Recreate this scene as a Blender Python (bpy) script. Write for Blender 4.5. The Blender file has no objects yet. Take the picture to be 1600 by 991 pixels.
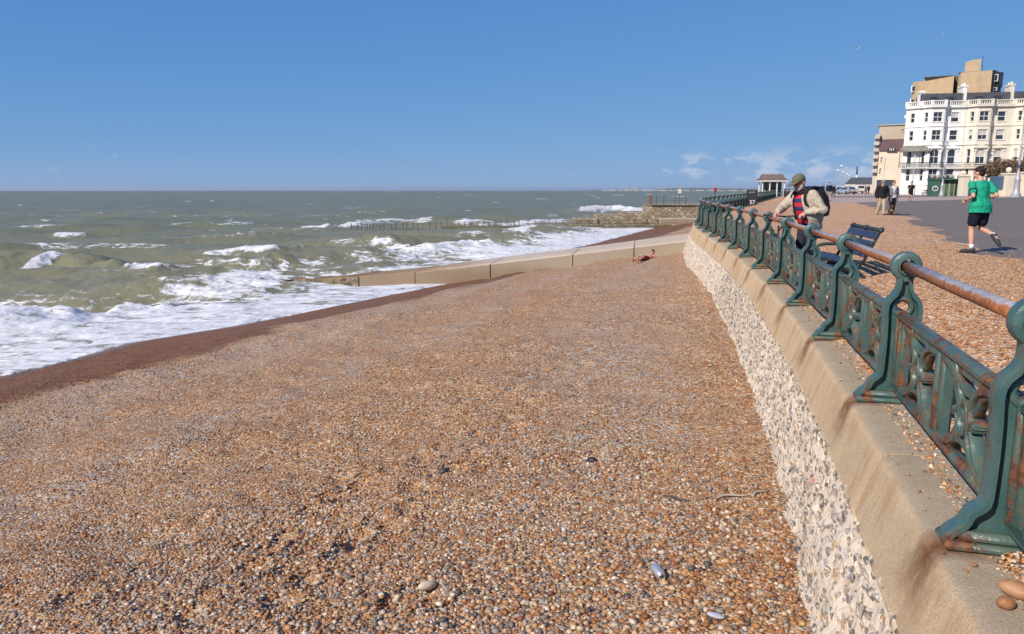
import bpy, bmesh, math, random
import numpy as np
from mathutils import Vector, Matrix, Euler

random.seed(7); np.random.seed(7)
R = math.radians
scene = bpy.context.scene
COL = scene.collection

# ------------------------------------------------------------------ camera, sky, sun, exposure
ZC = 4.2                                   # eye height above the sea (sea level is z = 0)
PITCH = math.atan(197.5 / 1155.0)
cam_d = bpy.data.cameras.new('camera'); cam = bpy.data.objects.new('camera', cam_d); COL.objects.link(cam)
cam.location = (0, 0, ZC); cam.rotation_euler = (math.pi / 2 - PITCH, 0, 0)
cam_d.sensor_width = 36; cam_d.lens = 36 * 1155 / 1600; cam_d.clip_start = 0.05; cam_d.clip_end = 60000
scene.camera = cam

SUN_EL = R(37); SUN_V = Vector((-0.76, -0.65, 0)).normalized()
sun_dir = Vector((SUN_V.x * math.cos(SUN_EL), SUN_V.y * math.cos(SUN_EL), math.sin(SUN_EL)))
world = bpy.data.worlds.new('World'); scene.world = world; world.use_nodes = True
wn = world.node_tree.nodes; wl = world.node_tree.links; wn.clear()
w_out = wn.new('ShaderNodeOutputWorld'); w_bg = wn.new('ShaderNodeBackground'); w_bg.inputs[1].default_value = 0.121
sky = wn.new('ShaderNodeTexSky'); sky.sky_type = 'NISHITA'; sky.sun_disc = False
sky.sun_elevation = SUN_EL; sky.sun_rotation = math.atan2(SUN_V.x, SUN_V.y)
sky.air_density = 2.0; sky.dust_density = 0.0; sky.ozone_density = 10.0; sky.altitude = 8000
# low bank of fair-weather cloud near the horizon
tc = wn.new('ShaderNodeTexCoord')
sep = wn.new('ShaderNodeSeparateXYZ'); wl.new(tc.outputs['Generated'], sep.inputs[0])
mp = wn.new('ShaderNodeMapping'); mp.inputs['Scale'].default_value = (15, 15, 34); mp.inputs['Location'].default_value = (3.1, 0.4, 0.0)
wl.new(tc.outputs['Generated'], mp.inputs[0])
nz = wn.new('ShaderNodeTexNoise'); nz.inputs['Scale'].default_value = 1.6; nz.inputs['Detail'].default_value = 8; nz.inputs['Roughness'].default_value = 0.58
wl.new(mp.outputs[0], nz.inputs['Vector'])
def wmath(op, a, b=None, clamp=False):
    n = wn.new('ShaderNodeMath'); n.operation = op; n.use_clamp = clamp
    for i, x in enumerate((a, b)):
        if x is None: continue
        if isinstance(x, (int, float)): n.inputs[i].default_value = x
        else: wl.new(x, n.inputs[i])
    return n.outputs[0]
def wrange(x, a, b, c, d):
    n = wn.new('ShaderNodeMapRange'); n.interpolation_type = 'SMOOTHSTEP'
    n.inputs[1].default_value = a; n.inputs[2].default_value = b; n.inputs[3].default_value = c; n.inputs[4].default_value = d
    wl.new(x, n.inputs[0]); return n.outputs[0]
lo = wrange(sep.outputs[2], 0.004, 0.024, 0, 1); hi = wrange(sep.outputs[2], 0.030, 0.060, 1, 0)
band = wmath('MULTIPLY', lo, hi)
az = wn.new('ShaderNodeMapping'); az.inputs['Scale'].default_value = (2.2, 2.2, 0); az.inputs['Location'].default_value = (0.35, 1.9, 0)
wl.new(tc.outputs['Generated'], az.inputs[0])
nz2 = wn.new('ShaderNodeTexNoise'); nz2.inputs['Scale'].default_value = 1.0; nz2.inputs['Detail'].default_value = 1
wl.new(az.outputs[0], nz2.inputs['Vector'])
side = wrange(sep.outputs[0], -0.05, 0.40, -0.03, 0.17)
thr = wmath('ADD', nz.outputs['Fac'], side)
thr = wmath('ADD', thr, wmath('MULTIPLY', wmath('SUBTRACT', nz2.outputs['Fac'], 0.5), 0.25))
cm = wmath('MULTIPLY', wrange(thr, 0.60, 0.74, 0, 0.85), band)
mixc = wn.new('ShaderNodeMix'); mixc.data_type = 'RGBA'
# a soft shoulder on the sky's brightness, the same in every direction (clear maritime air: little glare at the horizon)
def wvec(op, a, b):
    n = wn.new('ShaderNodeVectorMath'); n.operation = op
    for i, x in enumerate((a, b)):
        if isinstance(x, tuple): n.inputs[i].default_value = x
        else: wl.new(x, n.inputs[i])
    return n.outputs[0]
soft = wvec('DIVIDE', wvec('MULTIPLY', sky.outputs[0], (1.36, 2.0, 4.6)), wvec('ADD', wvec('MULTIPLY', sky.outputs[0], (3.1 * .13, 3.5 * .13, 6.0 * .13)), (1, 1, 1)))
wl.new(cm, mixc.inputs[0]); wl.new(soft, mixc.inputs[6]); mixc.inputs[7].default_value = (3.9, 4.6, 5.8, 1)
hsv = wn.new('ShaderNodeHueSaturation'); hsv.inputs['Saturation'].default_value = 1.0
wl.new(mixc.outputs[2], hsv.inputs['Color'])
wl.new(hsv.outputs[0], w_bg.inputs[0]); wl.new(w_bg.outputs[0], w_out.inputs[0])

sun_d = bpy.data.lights.new('sun', 'SUN'); sun_d.energy = 5.0; sun_d.angle = R(0.53); sun_d.color = (1.0, 0.915, 0.80)
sun = bpy.data.objects.new('sun', sun_d); COL.objects.link(sun); sun.location = (-30, -26, 40)
sun.rotation_euler = sun_dir.to_track_quat('Z', 'Y').to_euler()
scene.view_settings.view_transform = 'Standard'; scene.view_settings.look = 'None'
scene.view_settings.exposure = 0.12; scene.view_settings.gamma = 1.0; scene.view_settings.use_curve_mapping = False
scene.cycles.max_bounces = 5; scene.cycles.diffuse_bounces = 2; scene.cycles.glossy_bounces = 2
scene.cycles.transmission_bounces = 3; scene.cycles.caustics_reflective = False; scene.cycles.caustics_refractive = False

# ------------------------------------------------------------------ helpers
def P(u, v, H):
    """a point of the place that lies H metres below the eye, read off the photograph"""
    dx = (u - 800) / 1155.0; dy = (495.5 - v) / 1155.0
    c, s = math.cos(PITCH), math.sin(PITCH)
    t = H / (s - dy * c)
    return Vector((dx * t, (c + dy * s) * t, ZC - H))

def PY(u, v, Y):
    """the point at ground distance Y"""
    dx = (u - 800) / 1155.0; dy = (495.5 - v) / 1155.0
    c, s = math.cos(PITCH), math.sin(PITCH)
    t = Y / (c + dy * s)
    return Vector((dx * t, Y, ZC + (-s + dy * c) * t))

def tag(o, label=None, cat=None, group=None, kind=None):
    if label: o['label'] = label
    if cat: o['category'] = cat
    if group: o['group'] = group
    if kind: o['kind'] = kind
    return o

def empty(name, loc=(0, 0, 0), rz=0.0, parent=None):
    o = bpy.data.objects.new(name, None); COL.objects.link(o)
    o.location = loc; o.rotation_euler = (0, 0, rz); o.empty_display_size = 0.2
    if parent: o.parent = parent
    return o

def place(name, mesh, loc=(0, 0, 0), rot=(0, 0, 0), scale=(1, 1, 1), parent=None):
    o = bpy.data.objects.new(name, mesh); COL.objects.link(o)
    o.location = loc; o.rotation_euler = rot; o.scale = scale
    if parent: o.parent = parent
    return o

def copy_tree(o, parent=None, keep=('label', 'category', 'group')):
    c = o.copy(); COL.objects.link(c); c.parent = parent
    for ch in o.children: copy_tree(ch, c)
    return c

def frame_of(d, up=Vector((0, 0, 1))):
    d = d.normalized()
    if abs(d.dot(up)) > 0.98: up = Vector((1, 0, 0))
    x = d.cross(up).normalized(); y = x.cross(d).normalized()
    return x, y

class MB:
    """collects shapes, builds ONE mesh"""
    def __init__(s): s.v = []; s.f = []; s.m = []; s.cur = 0
    def add(s, vs, fs):
        b = len(s.v); s.v += [tuple(p) for p in vs]; s.f += [tuple(b + i for i in f) for f in fs]; s.m += [s.cur] * len(fs)
        return s
    def box(s, c, d, rot=None, bev=0.0):
        hx, hy, hz = d[0] / 2, d[1] / 2, d[2] / 2
        if bev > 0:
            b = min(bev, hx * .9, hy * .9, hz * .9); vs = []; 
            for sx in (-1, 1):
                for sy in (-1, 1):
                    for sz in (-1, 1):
                        vs += [(sx * hx, sy * (hy - b), sz * (hz - b)), (sx * (hx - b), sy * hy, sz * (hz - b)), (sx * (hx - b), sy * (hy - b), sz * hz)]
            def I(sx, sy, sz, k): return (((sx > 0) * 2 + (sy > 0)) * 2 + (sz > 0)) * 3 + k
            fs = []
            for sg in (-1, 1):
                q = [I(sg, -1, -1, 0), I(sg, 1, -1, 0), I(sg, 1, 1, 0), I(sg, -1, 1, 0)]; fs.append(q if sg > 0 else q[::-1])
                q = [I(-1, sg, -1, 1), I(-1, sg, 1, 1), I(1, sg, 1, 1), I(1, sg, -1, 1)]; fs.append(q if sg > 0 else q[::-1])
                q = [I(-1, -1, sg, 2), I(1, -1, sg, 2), I(1, 1, sg, 2), I(-1, 1, sg, 2)]; fs.append(q if sg > 0 else q[::-1])
            for a in (-1, 1):
                for b2 in (-1, 1):
                    q = [I(a, b2, -1, 0), I(a, b2, 1, 0), I(a, b2, 1, 1), I(a, b2, -1, 1)]; fs.append(q if a * b2 < 0 else q[::-1])
                    q = [I(a, -1, b2, 0), I(a, 1, b2, 0), I(a, 1, b2, 2), I(a, -1, b2, 2)]; fs.append(q if a * b2 > 0 else q[::-1])
                    q = [I(-1, a, b2, 1), I(1, a, b2, 1), I(1, a, b2, 2), I(-1, a, b2, 2)]; fs.append(q if a * b2 < 0 else q[::-1])
                    for c2 in (-1, 1):
                        t = [I(a, b2, c2, 0), I(a, b2, c2, 1), I(a, b2, c2, 2)]; fs.append(t if a * b2 * c2 > 0 else t[::-1])
        else:
            vs = [(x * hx, y * hy, z * hz) for x in (-1, 1) for y in (-1, 1) for z in (-1, 1)]
            fs = [(0, 1, 3, 2), (4, 6, 7, 5), (0, 4, 5, 1), (2, 3, 7, 6), (0, 2, 6, 4), (1, 5, 7, 3)]
        M = rot.to_matrix() if isinstance(rot, Euler) else rot
        c = Vector(c); vs = [((M @ Vector(p)) if M else Vector(p)) + c for p in vs]
        return s.add(vs, fs)
    def bx(s, x0, x1, y0, y1, z0, z1, bev=0.0):
        return s.box(((x0 + x1) / 2, (y0 + y1) / 2, (z0 + z1) / 2), (abs(x1 - x0), abs(y1 - y0), abs(z1 - z0)), None, bev)
    def loft(s, rings, cap=True, closed=False):
        n = len(rings[0]); vs = [p for r in rings for p in r]; fs = []
        m = len(rings)
        for i in range(m if closed else m - 1):
            j = (i + 1) % m
            for k in range(n):
                k2 = (k + 1) % n; fs.append((i * n + k, i * n + k2, j * n + k2, j * n + k))
        if cap and not closed:
            fs.append(tuple(range(n))[::-1]); fs.append(tuple((m - 1) * n + k for k in range(n)))
        return s.add(vs, fs)
    def tube(s, pts, r, n=8, cap=True, flat=1.0, closed=False, up=Vector((0, 0, 1))):
        pts = [Vector(p) for p in pts]; rs = r if hasattr(r, '__len__') else [r] * len(pts); rings = []; m = len(pts)
        x0 = None
        for i, p in enumerate(pts):
            if closed: d = pts[(i + 1) % m] - pts[i - 1]
            else: d = (pts[min(i + 1, m - 1)] - pts[max(i - 1, 0)])
            d.normalize()
            if x0 is None: x, y = frame_of(d, up)
            else:
                x = (x0 - d * x0.dot(d)).normalized(); y = x.cross(d).normalized()
            x0 = x
            rings.append([p + x * (math.cos(a) * rs[i] * flat) + y * (math.sin(a) * rs[i]) for a in [2 * math.pi * k / n for k in range(n)]])
        return s.loft(rings, cap, closed)
    def ell(s, c, r, n=12, m=8, M=None):
        c = Vector(c); rings = []
        r = r if hasattr(r, '__len__') else (r, r, r)
        for i in range(1, m):
            th = math.pi * i / m
            rings.append([Vector((r[0] * math.sin(th) * math.cos(a), r[1] * math.sin(th) * math.sin(a), -r[2] * math.cos(th))) for a in [2 * math.pi * k / n for k in range(n)]])
        if M: rings = [[M @ p for p in q] for q in rings]
        return s.loft([[p + c for p in q] for q in rings], True)
    def lathe(s, prof, n=16, c=(0, 0, 0), M=None, cap=True):
        c = Vector(c); rings = []
        for (rr, z) in prof:
            q = [Vector((rr * math.cos(2 * math.pi * k / n), rr * math.sin(2 * math.pi * k / n), z)) for k in range(n)]
            if M: q = [M @ p for p in q]
            rings.append([p + c for p in q])
        return s.loft(rings, cap)
    def prism(s, poly, y0, y1, axis='y'):
        n = len(poly)
        def mk(a, b, t): return {'y': (a, t, b), 'x': (t, a, b), 'z': (a, b, t)}[axis]
        vs = [mk(a, b, y0) for a, b in poly] + [mk(a, b, y1) for a, b in poly]
        fs = [tuple(range(n)), tuple(range(n, 2 * n))[::-1]] + [(k, n + k, n + (k + 1) % n, (k + 1) % n) for k in range(n)]
        return s.add(vs, fs)
    def torus(s, c, R0, r0, n=20, m=8, M=None, arc=(0, 2 * math.pi)):
        c = Vector(c); full = abs(arc[1] - arc[0] - 2 * math.pi) < 1e-4
        k = n if full else n + 1; rings = []
        for i in range(k):
            a = arc[0] + (arc[1] - arc[0]) * i / n
            q = [Vector(((R0 + r0 * math.cos(b)) * math.cos(a), (R0 + r0 * math.cos(b)) * math.sin(a), r0 * math.sin(b))) for b in [2 * math.pi * j / m for j in range(m)]]
            rings.append([(M @ p if M else p) + c for p in q])
        return s.loft(rings, True, full)
    def mesh(s, name, mats, smooth=False, fix=True):
        me = bpy.data.meshes.new(name); me.from_pydata(s.v, [], s.f)
        for m in (mats if isinstance(mats, (list, tuple)) else [mats]): me.materials.append(m)
        if isinstance(mats, (list, tuple)) and len(mats) > 1: me.polygons.foreach_set('material_index', s.m)
        if fix:
            bm = bmesh.new(); bm.from_mesh(me); bmesh.ops.recalc_face_normals(bm, faces=bm.faces); bm.to_mesh(me); bm.free()
        if smooth is True: me.polygons.foreach_set('use_smooth', [True] * len(me.polygons))
        elif smooth:
            me.polygons.foreach_set('use_smooth', [True] * len(me.polygons)); me.set_sharp_from_angle(angle=R(smooth))
        me.update(); return me
    def build(s, name, mats, parent=None, smooth=False, loc=None, rot=(0, 0, 0), world=False):
        me = s.mesh(name, mats, smooth)
        if world and parent is not None:
            L = parent.location; me.transform(Matrix.Translation(-Vector(L)))
        return place(name, me, loc or (0, 0, 0), rot, (1, 1, 1), parent)

def grid_mesh(name, X, Y, Z, mat, smooth=True, attrs=None):
    n, m = X.shape
    me = bpy.data.meshes.new(name)
    co = np.stack([X, Y, Z], -1).reshape(-1, 3).astype(np.float32)
    me.vertices.add(n * m); me.vertices.foreach_set('co', co.ravel())
    idx = np.arange(n * m).reshape(n, m)
    q = np.stack([idx[:-1, :-1], idx[1:, :-1], idx[1:, 1:], idx[:-1, 1:]], -1).reshape(-1, 4)
    me.loops.add(q.size); me.loops.foreach_set('vertex_index', q.ravel().astype(np.int32))
    me.polygons.add(len(q)); me.polygons.foreach_set('loop_start', np.arange(0, q.size, 4, dtype=np.int32))
    me.polygons.foreach_set('loop_total', np.full(len(q), 4, dtype=np.int32))
    me.materials.append(mat); me.update(calc_edges=True)
    if me.polygons[0].normal.z < 0: me.flip_normals()
    if smooth: me.polygons.foreach_set('use_smooth', [True] * len(me.polygons))
    for k, a in (attrs or {}).items():
        at = me.attributes.new(k, 'FLOAT', 'POINT'); at.data.foreach_set('value', a.reshape(-1).astype(np.float32))
    me.update(); return me

def _h(ix, iy, seed):
    n = (ix.astype(np.int64) * 374761393 + iy.astype(np.int64) * 668265263 + seed * 974634777) & 0x7fffffff
    n = ((n ^ (n >> 13)) * 1274126177) & 0x7fffffff
    return ((n ^ (n >> 16)) & 0xffff) / 65535.0
def vnoise(x, y, seed=0):
    x = np.asarray(x, float); y = np.asarray(y, float)
    ix = np.floor(x); iy = np.floor(y); fx = x - ix; fy = y - iy
    fx = fx * fx * (3 - 2 * fx); fy = fy * fy * (3 - 2 * fy)
    a = _h(ix, iy, seed); b = _h(ix + 1, iy, seed); c = _h(ix, iy + 1, seed); d = _h(ix + 1, iy + 1, seed)
    return (a * (1 - fx) + b * fx) * (1 - fy) + (c * (1 - fx) + d * fx) * fy
def fbm(x, y, seed=0, o=4, g=0.5):
    s = 0; a = 1; t = 0
    for i in range(o):
        s = s + a * vnoise(x * 2 ** i, y * 2 ** i, seed + i * 17); t += a; a *= g
    return s / t
def sstep(a, b, x): 
    t = np.clip((x - a) / (b - a), 0, 1); return t * t * (3 - 2 * t)

# ------------------------------------------------------------------ materials
class NT:
    """short-hand for a node tree"""
    def __init__(s, name):
        s.mat = bpy.data.materials.new(name); s.mat.use_nodes = True
        s.t = s.mat.node_tree; s.n = s.t.nodes; s.l = s.t.links
        s.b = s.n['Principled BSDF']
    def new(s, t, **kw):
        n = s.n.new(t)
        for k, v in kw.items(): setattr(n, k, v)
        return n
    def put(s, sock, x):
        if hasattr(x, 'is_output') or isinstance(x, bpy.types.NodeSocket): s.l.new(x, sock)
        else:
            if hasattr(sock, 'default_value') and hasattr(sock.default_value, '__len__') and hasattr(x, '__len__') and len(x) == 3 and len(sock.default_value) == 4: x = (*x, 1)
            sock.default_value = x
    def pos(s): return s.new('ShaderNodeNewGeometry').outputs['Position']
    def objc(s): return s.new('ShaderNodeTexCoord').outputs['Object']
    def rand(s): return s.new('ShaderNodeObjectInfo').outputs['Random']
    def attr(s, n, out='Fac'): return s.new('ShaderNodeAttribute', attribute_name=n).outputs[out]
    def mapv(s, v, scale=(1, 1, 1), loc=(0, 0, 0), rot=(0, 0, 0)):
        m = s.new('ShaderNodeMapping'); m.inputs['Scale'].default_value = scale; m.inputs['Location'].default_value = loc; m.inputs['Rotation'].default_value = rot
        s.l.new(v, m.inputs[0]); return m.outputs[0]
    def noise(s, v, scale, detail=4, rough=0.55, out='Fac', dist=0.0):
        n = s.new('ShaderNodeTexNoise'); n.inputs['Scale'].default_value = scale; n.inputs['Detail'].default_value = detail
        n.inputs['Roughness'].default_value = rough; n.inputs['Distortion'].default_value = dist
        if v is not None: s.l.new(v, n.inputs['Vector'])
        return n.outputs[out]
    def voro(s, v, scale, out='Color', feat='F1', rnd=1.0):
        n = s.new('ShaderNodeTexVoronoi', feature=feat); n.inputs['Scale'].default_value = scale; n.inputs['Randomness'].default_value = rnd
        s.l.new(v, n.inputs['Vector']); return n.outputs[out]
    def ramp(s, f, stops, interp='LINEAR'):
        r = s.new('ShaderNodeValToRGB'); cr = r.color_ramp; cr.interpolation = interp
        while len(cr.elements) < len(stops): cr.elements.new(0.5)
        for e, (p, c) in zip(cr.elements, stops):
            e.position = p; e.color = (*c, 1) if len(c) == 3 else c
        s.put(r.inputs[0], f); return r.outputs[0]
    def mr(s, f, a, b, c=0.0, d=1.0, smooth=True):
        n = s.new('ShaderNodeMapRange'); n.interpolation_type = 'SMOOTHSTEP' if smooth else 'LINEAR'
        for i, x in enumerate((f, a, b, c, d)): s.put(n.inputs[i], x)
        return n.outputs[0]
    def m(s, op, a, b=None, clamp=False):
        n = s.new('ShaderNodeMath', operation=op); n.use_clamp = clamp
        s.put(n.inputs[0], a)
        if b is not None: s.put(n.inputs[1], b)
        return n.outputs[0]
    def mix(s, f, a, b, blend='MIX'):
        n = s.new('ShaderNodeMix', data_type='RGBA', blend_type=blend)
        s.put(n.inputs[0], f); s.put(n.inputs[6], a); s.put(n.inputs[7], b); return n.outputs[2]
    def sepx(s, v):
        n = s.new('ShaderNodeSeparateXYZ'); s.l.new(v, n.inputs[0]); return n.outputs
    def bump(s, h, strength=0.5, dist=0.02, nrm=None):
        b = s.new('ShaderNodeBump'); b.inputs['Strength'].default_value = strength; b.inputs['Distance'].default_value = dist
        s.l.new(h, b.inputs['Height'])
        if nrm is not None: s.l.new(nrm, b.inputs['Normal'])
        return b.outputs[0]
    def done(s, color=None, rough=None, normal=None, **kw):
        if color is not None: s.put(s.b.inputs['Base Color'], color)
        if rough is not None: s.put(s.b.inputs['Roughness'], rough)
        if normal is not None: s.l.new(normal, s.b.inputs['Normal'])
        for k, v in kw.items(): s.put(s.b.inputs[k.replace('_', ' ')], v)
        return s.mat

def surf(name, c1, c2=None, rough=0.7, scale=6.0, bump=0.0, bscale=None, vary=0.0, metallic=0.0, spec=0.5, local=False, dirt=None, dist=0.01):
    """plain paint, stone, cloth: two tones by noise, fine relief, a little difference from object to object"""
    t = NT(name); v = t.objc() if local else t.pos()
    c2 = c2 or tuple(x * 0.8 for x in c1)
    f = t.noise(v, scale, 5, 0.6)
    col = t.mix(t.mr(f, 0.35, 0.68), c1, c2)
    if dirt:
        d = t.noise(t.mapv(v, (1, 1, 0.25)), scale * 0.6, 4, 0.65); col = t.mix(t.mr(d, 0.52, 0.75, 0, 0.8), col, dirt)
    if vary:
        k = t.m('ADD', t.m('MULTIPLY', t.rand(), vary * 2), 1 - vary)
        g = t.new('ShaderNodeCombineXYZ'); [t.l.new(k, g.inputs[i]) for i in range(3)]
        col = t.mix(1.0, col, g.outputs[0], 'MULTIPLY')
    nr = None
    if bump: nr = t.bump(t.noise(v, bscale or scale * 4, 4, 0.6), bump, dist)
    return t.done(col, rough, nr, Metallic=metallic, Specular_IOR_Level=spec)
# ------------------------------------------------------------------ the line of the sea wall (plan), heights of the place
_fy = np.linspace(-9, 300, 12000)
_g = np.interp(_fy, [-9, 2.76, 7, 12, 18, 22.5, 26.5, 31, 36, 42, 60, 109, 300], [.32, .305, .252, .212, .168, .148, .178, .268, .36, .405, .402, .392, .40])
_g = np.convolve(np.pad(_g, 60, 'edge'), np.ones(121) / 121, 'valid')
_fx = np.concatenate([[0], np.cumsum((_g[1:] + _g[:-1]) / 2 * np.diff(_fy))]); _fx += 1.99 - np.interp(2.76, _fy, _fx)
_sl = np.concatenate([[0], np.cumsum(np.hypot(np.diff(_fx), np.diff(_fy)))])
def wall_x(y): return np.interp(y, _fy, _fx)
def wall_at(s):
    """point and left-hand (seaward) normal at arc length s"""
    x = np.interp(s, _sl, _fx); y = np.interp(s, _sl, _fy)
    dx = np.interp(s + .15, _sl, _fx) - np.interp(s - .15, _sl, _fx); dy = np.interp(s + .15, _sl, _fy) - np.interp(s - .15, _sl, _fy)
    l = np.hypot(dx, dy); return x, y, -dy / l, dx / l
def s_of_y(y): return np.interp(y, _fy, _sl)
def zc_at(y): return ZC - np.interp(y, [0, 10, 32, 58, 109, 300], [1.42, 1.42, 1.30, 1.17, 0.98, 0.7])     # top of the coping
def zg(y): return ZC - np.interp(y, [0, 15, 36, 66, 100, 140, 200, 400], [1.27, 1.27, 1.20, 0.98, 0.90, 0.74, 0.62, 0.5])   # promenade

# ------------------------------------------------------------------ pebble colours shared by sheets and stones
_peb = [(0.0, (.36, .165, .062)), (.13, (.45, .25, .11)), (.28, (.55, .375, .205)), (.38, (.26, .10, .038)), (.48, (.49, .31, .165)), (.58, (.62, .51, .38)),
       (.66, (.20, .175, .155)), (.72, (.40, .21, .085)), (.80, (.52, .47, .40)), (.86, (.085, .085, .09)), (.91, (.31, .30, .29)), (.96, (.72, .66, .57))]
PEB = [(p, tuple(x * k for x, k in zip(c, (1.015, .925, .825)))) for p, c in _peb]
def shingle_mat(name, gain=None):
    t = NT(name); v = t.pos(); wet = t.attr('wet'); grey = t.attr('grey')
    wv = t.mapv(v, (1, 1, 1.6))
    vc = t.new('ShaderNodeTexVoronoi'); vc.inputs['Scale'].default_value = 44; t.l.new(wv, vc.inputs['Vector'])
    vd = t.new('ShaderNodeTexVoronoi'); vd.inputs['Scale'].default_value = 27; t.l.new(wv, vd.inputs['Vector'])
    r1 = t.sepx(vc.outputs['Color'])[0]; r2 = t.sepx(vd.outputs['Color'])[1]
    c = t.ramp(r1, PEB, 'CONSTANT'); c2 = t.ramp(r2, PEB, 'CONSTANT')
    c = t.mix(t.m('GREATER_THAN', t.sepx(vd.outputs['Color'])[2], .55), c, c2)
    gc = t.ramp(r1, [(0, (.40, .35, .29)), (.25, (.26, .24, .225)), (.45, (.56, .50, .42)), (.65, (.34, .25, .17)), (.8, (.16, .15, .15)), (.9, (.60, .55, .48))], 'CONSTANT')
    c = t.mix(t.m('MULTIPLY', grey, t.m('GREATER_THAN', r2, .60)), c, gc)
    big = t.noise(v, 0.55, 4, 0.6); med = t.noise(v, 3.2, 3, 0.6)
    c = t.mix(t.mr(big, .42, .66, 0, .25), c, (.40, .20, .08)); c = t.mix(t.mr(med, .50, .72, 0, .25), c, (.25, .125, .055))
    if gain: c = t.mix(1.0, c, gain, 'MULTIPLY')
    wetn = t.mix(t.mr(t.noise(t.mapv(v, (1, 1, 1)), 2.2, 5, .7), .36, .64), (.090, .046, .022), (.24, .115, .050))
    wc = t.mix(0.35, t.mix(1.0, c, (.56, .41, .27), 'MULTIPLY'), wetn)
    c = t.mix(wet, c, wc)
    h = t.m('SUBTRACT', 1.0, t.m('MINIMUM', vc.outputs['Distance'], vd.outputs['Distance']))
    nb = t.bump(h, 1.0, 0.024)
    nb = t.bump(t.noise(v, 7, 3, .6), .35, .05, nb)
    film = t.attr('film'); c = t.mix(t.m('MULTIPLY', film, .6), c, (.115, .075, .060))
    ro = t.mix(film, t.mr(wet, 0, 1, .8, .5), (.16, .16, .16)); ro = t.sepx(ro)[0]
    return t.done(c, ro, nb, Specular_IOR_Level=t.m('ADD', t.mr(wet, 0, 1, .3, .14), t.m('MULTIPLY', film, .3)))
M_SHINGLE = shingle_mat('shingle'); M_SHINGLE_P = shingle_mat('promenade_shingle', (1.34, 1.30, 1.26))
def pebble_mat(name='pebble', gain=None):
    t = NT(name); wet = t.attr('wet'); r = t.attr('rnd')
    c = t.ramp(r, PEB, 'CONSTANT'); c = t.mix(t.attr('shade'), t.mix(1.0, c, (.62, .58, .56), 'MULTIPLY'), c)
    c = t.mix(t.mr(t.noise(t.pos(), 90, 2, .6), .5, .75, 0, .5), c, (.30, .22, .16))
    if gain: c = t.mix(1.0, c, gain, 'MULTIPLY')
    c = t.mix(wet, c, t.mix(1.0, c, (.50, .33, .22), 'MULTIPLY'))
    return t.done(c, t.mr(wet, 0, 1, .62, .42), None, Specular_IOR_Level=0.4)
M_PEBBLE = pebble_mat(); M_PEBBLE_P = pebble_mat('promenade_pebble', (1.25, 1.2, 1.15))

# ------------------------------------------------------------------ the beach
wl_pts = [P(u, v, 4.18) for u, v in ((0, 583), (73, 566), (174, 538), (349, 511), (500, 481), (680, 446))]
_by = np.array([-12, 2, 9.0] + [p.y for p in wl_pts] + [35.5, 40, 50, 58, 87, 130, 300]); _bx = np.array([-29, -20.5, -15.8] + [p.x for p in wl_pts] + [-2.0, -0.5, 2.6, 5.8, 17.0, 33, 96])
def water_x(y): return np.interp(y, _by, _bx)
WALL_FOOT = 0.62
def beach_q(x, y):
    xa = wall_x(y) - WALL_FOOT; xb = water_x(y); return (xa - x) / (xa - xb)
def beach_z(x, y, rough=True):
    q = beach_q(x, y)
    top = np.interp(y, [0, 3.5, 6, 30, 45], [1.95, 1.90, 1.72, 1.70, 1.55])
    z = np.where(q < 1, top * (1 - np.sign(q) * np.abs(np.clip(q, -.2, 1)) ** 1.03), -(q - 1) * 2.2)
    if rough:
        dry = 1 - sstep(.72, .9, q)
        z = z + (fbm(x * .45, y * .45, 3, 3) - .5) * .16 * dry + (fbm(x * 1.9, y * 1.9, 11, 3) - .5) * .11 * dry
        z = z + .06 * np.exp(-((q - .655 - .06 * (fbm(x * .4, y * .4, 6, 2) - .5)) / .02) ** 2) + .07 * np.exp(-((q - .52 - .05 * (fbm(x * .3, y * .3, 5, 2) - .5)) / .04) ** 2)
    return z
FOOT = []            # hollows left by feet, tracking across the shingle
for (u0, v0, u1, v1, n) in ((300, 950, 560, 690, 9), (520, 750, 910, 590, 14), (100, 900, 420, 720, 9), (700, 620, 1010, 520, 8), (430, 930, 730, 700, 7), (560, 830, 830, 640, 8), (610, 960, 700, 940, 2)):
    for k in range(n):
        f = (k + random.random() * .5) / n; p = P(u0 + (u1 - u0) * f + random.uniform(-14, 14), v0 + (v1 - v0) * f + random.uniform(-9, 9), 2.65)
        FOOT.append((p.x, p.y, random.uniform(.07, .12), random.uniform(.035, .068)))
def feet(x, y):
    d = np.zeros_like(x)
    for fx, fy, r, dep in FOOT:
        m = (np.abs(x - fx) < .6) & (np.abs(y - fy) < .6)
        if m.any():
            rr = ((x[m] - fx) ** 2 + ((y[m] - fy) * .8) ** 2) / r ** 2
            d[m] += -dep * np.exp(-rr) + dep * .45 * np.exp(-((np.sqrt(rr) - 1.5) / .4) ** 2)
    return d
yy = np.concatenate([np.linspace(-6, 2, 30)[:-1], np.linspace(2, 20, 300)[:-1], np.geomspace(20, 300, 170)])
qq = np.concatenate([[-.12, -.05], np.linspace(0, 1.0, 300), np.linspace(1.02, 2.2, 24)])
Yb, Qb = np.meshgrid(yy, qq, indexing='ij')
xa = wall_x(Yb) - WALL_FOOT; Xb = xa - Qb * (xa - water_x(Yb))
Zb = beach_z(Xb, Yb) + feet(Xb, Yb)
wetq = .675 + .13 * (fbm(Xb * .8, Yb * .8, 21, 5, .6) - .5) + np.interp(Yb, [0, 12, 20, 26, 31, 34], [-.0, .0, -.01, -.06, -.15, -.24])
wet = sstep(0, .06, Qb - wetq)
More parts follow.
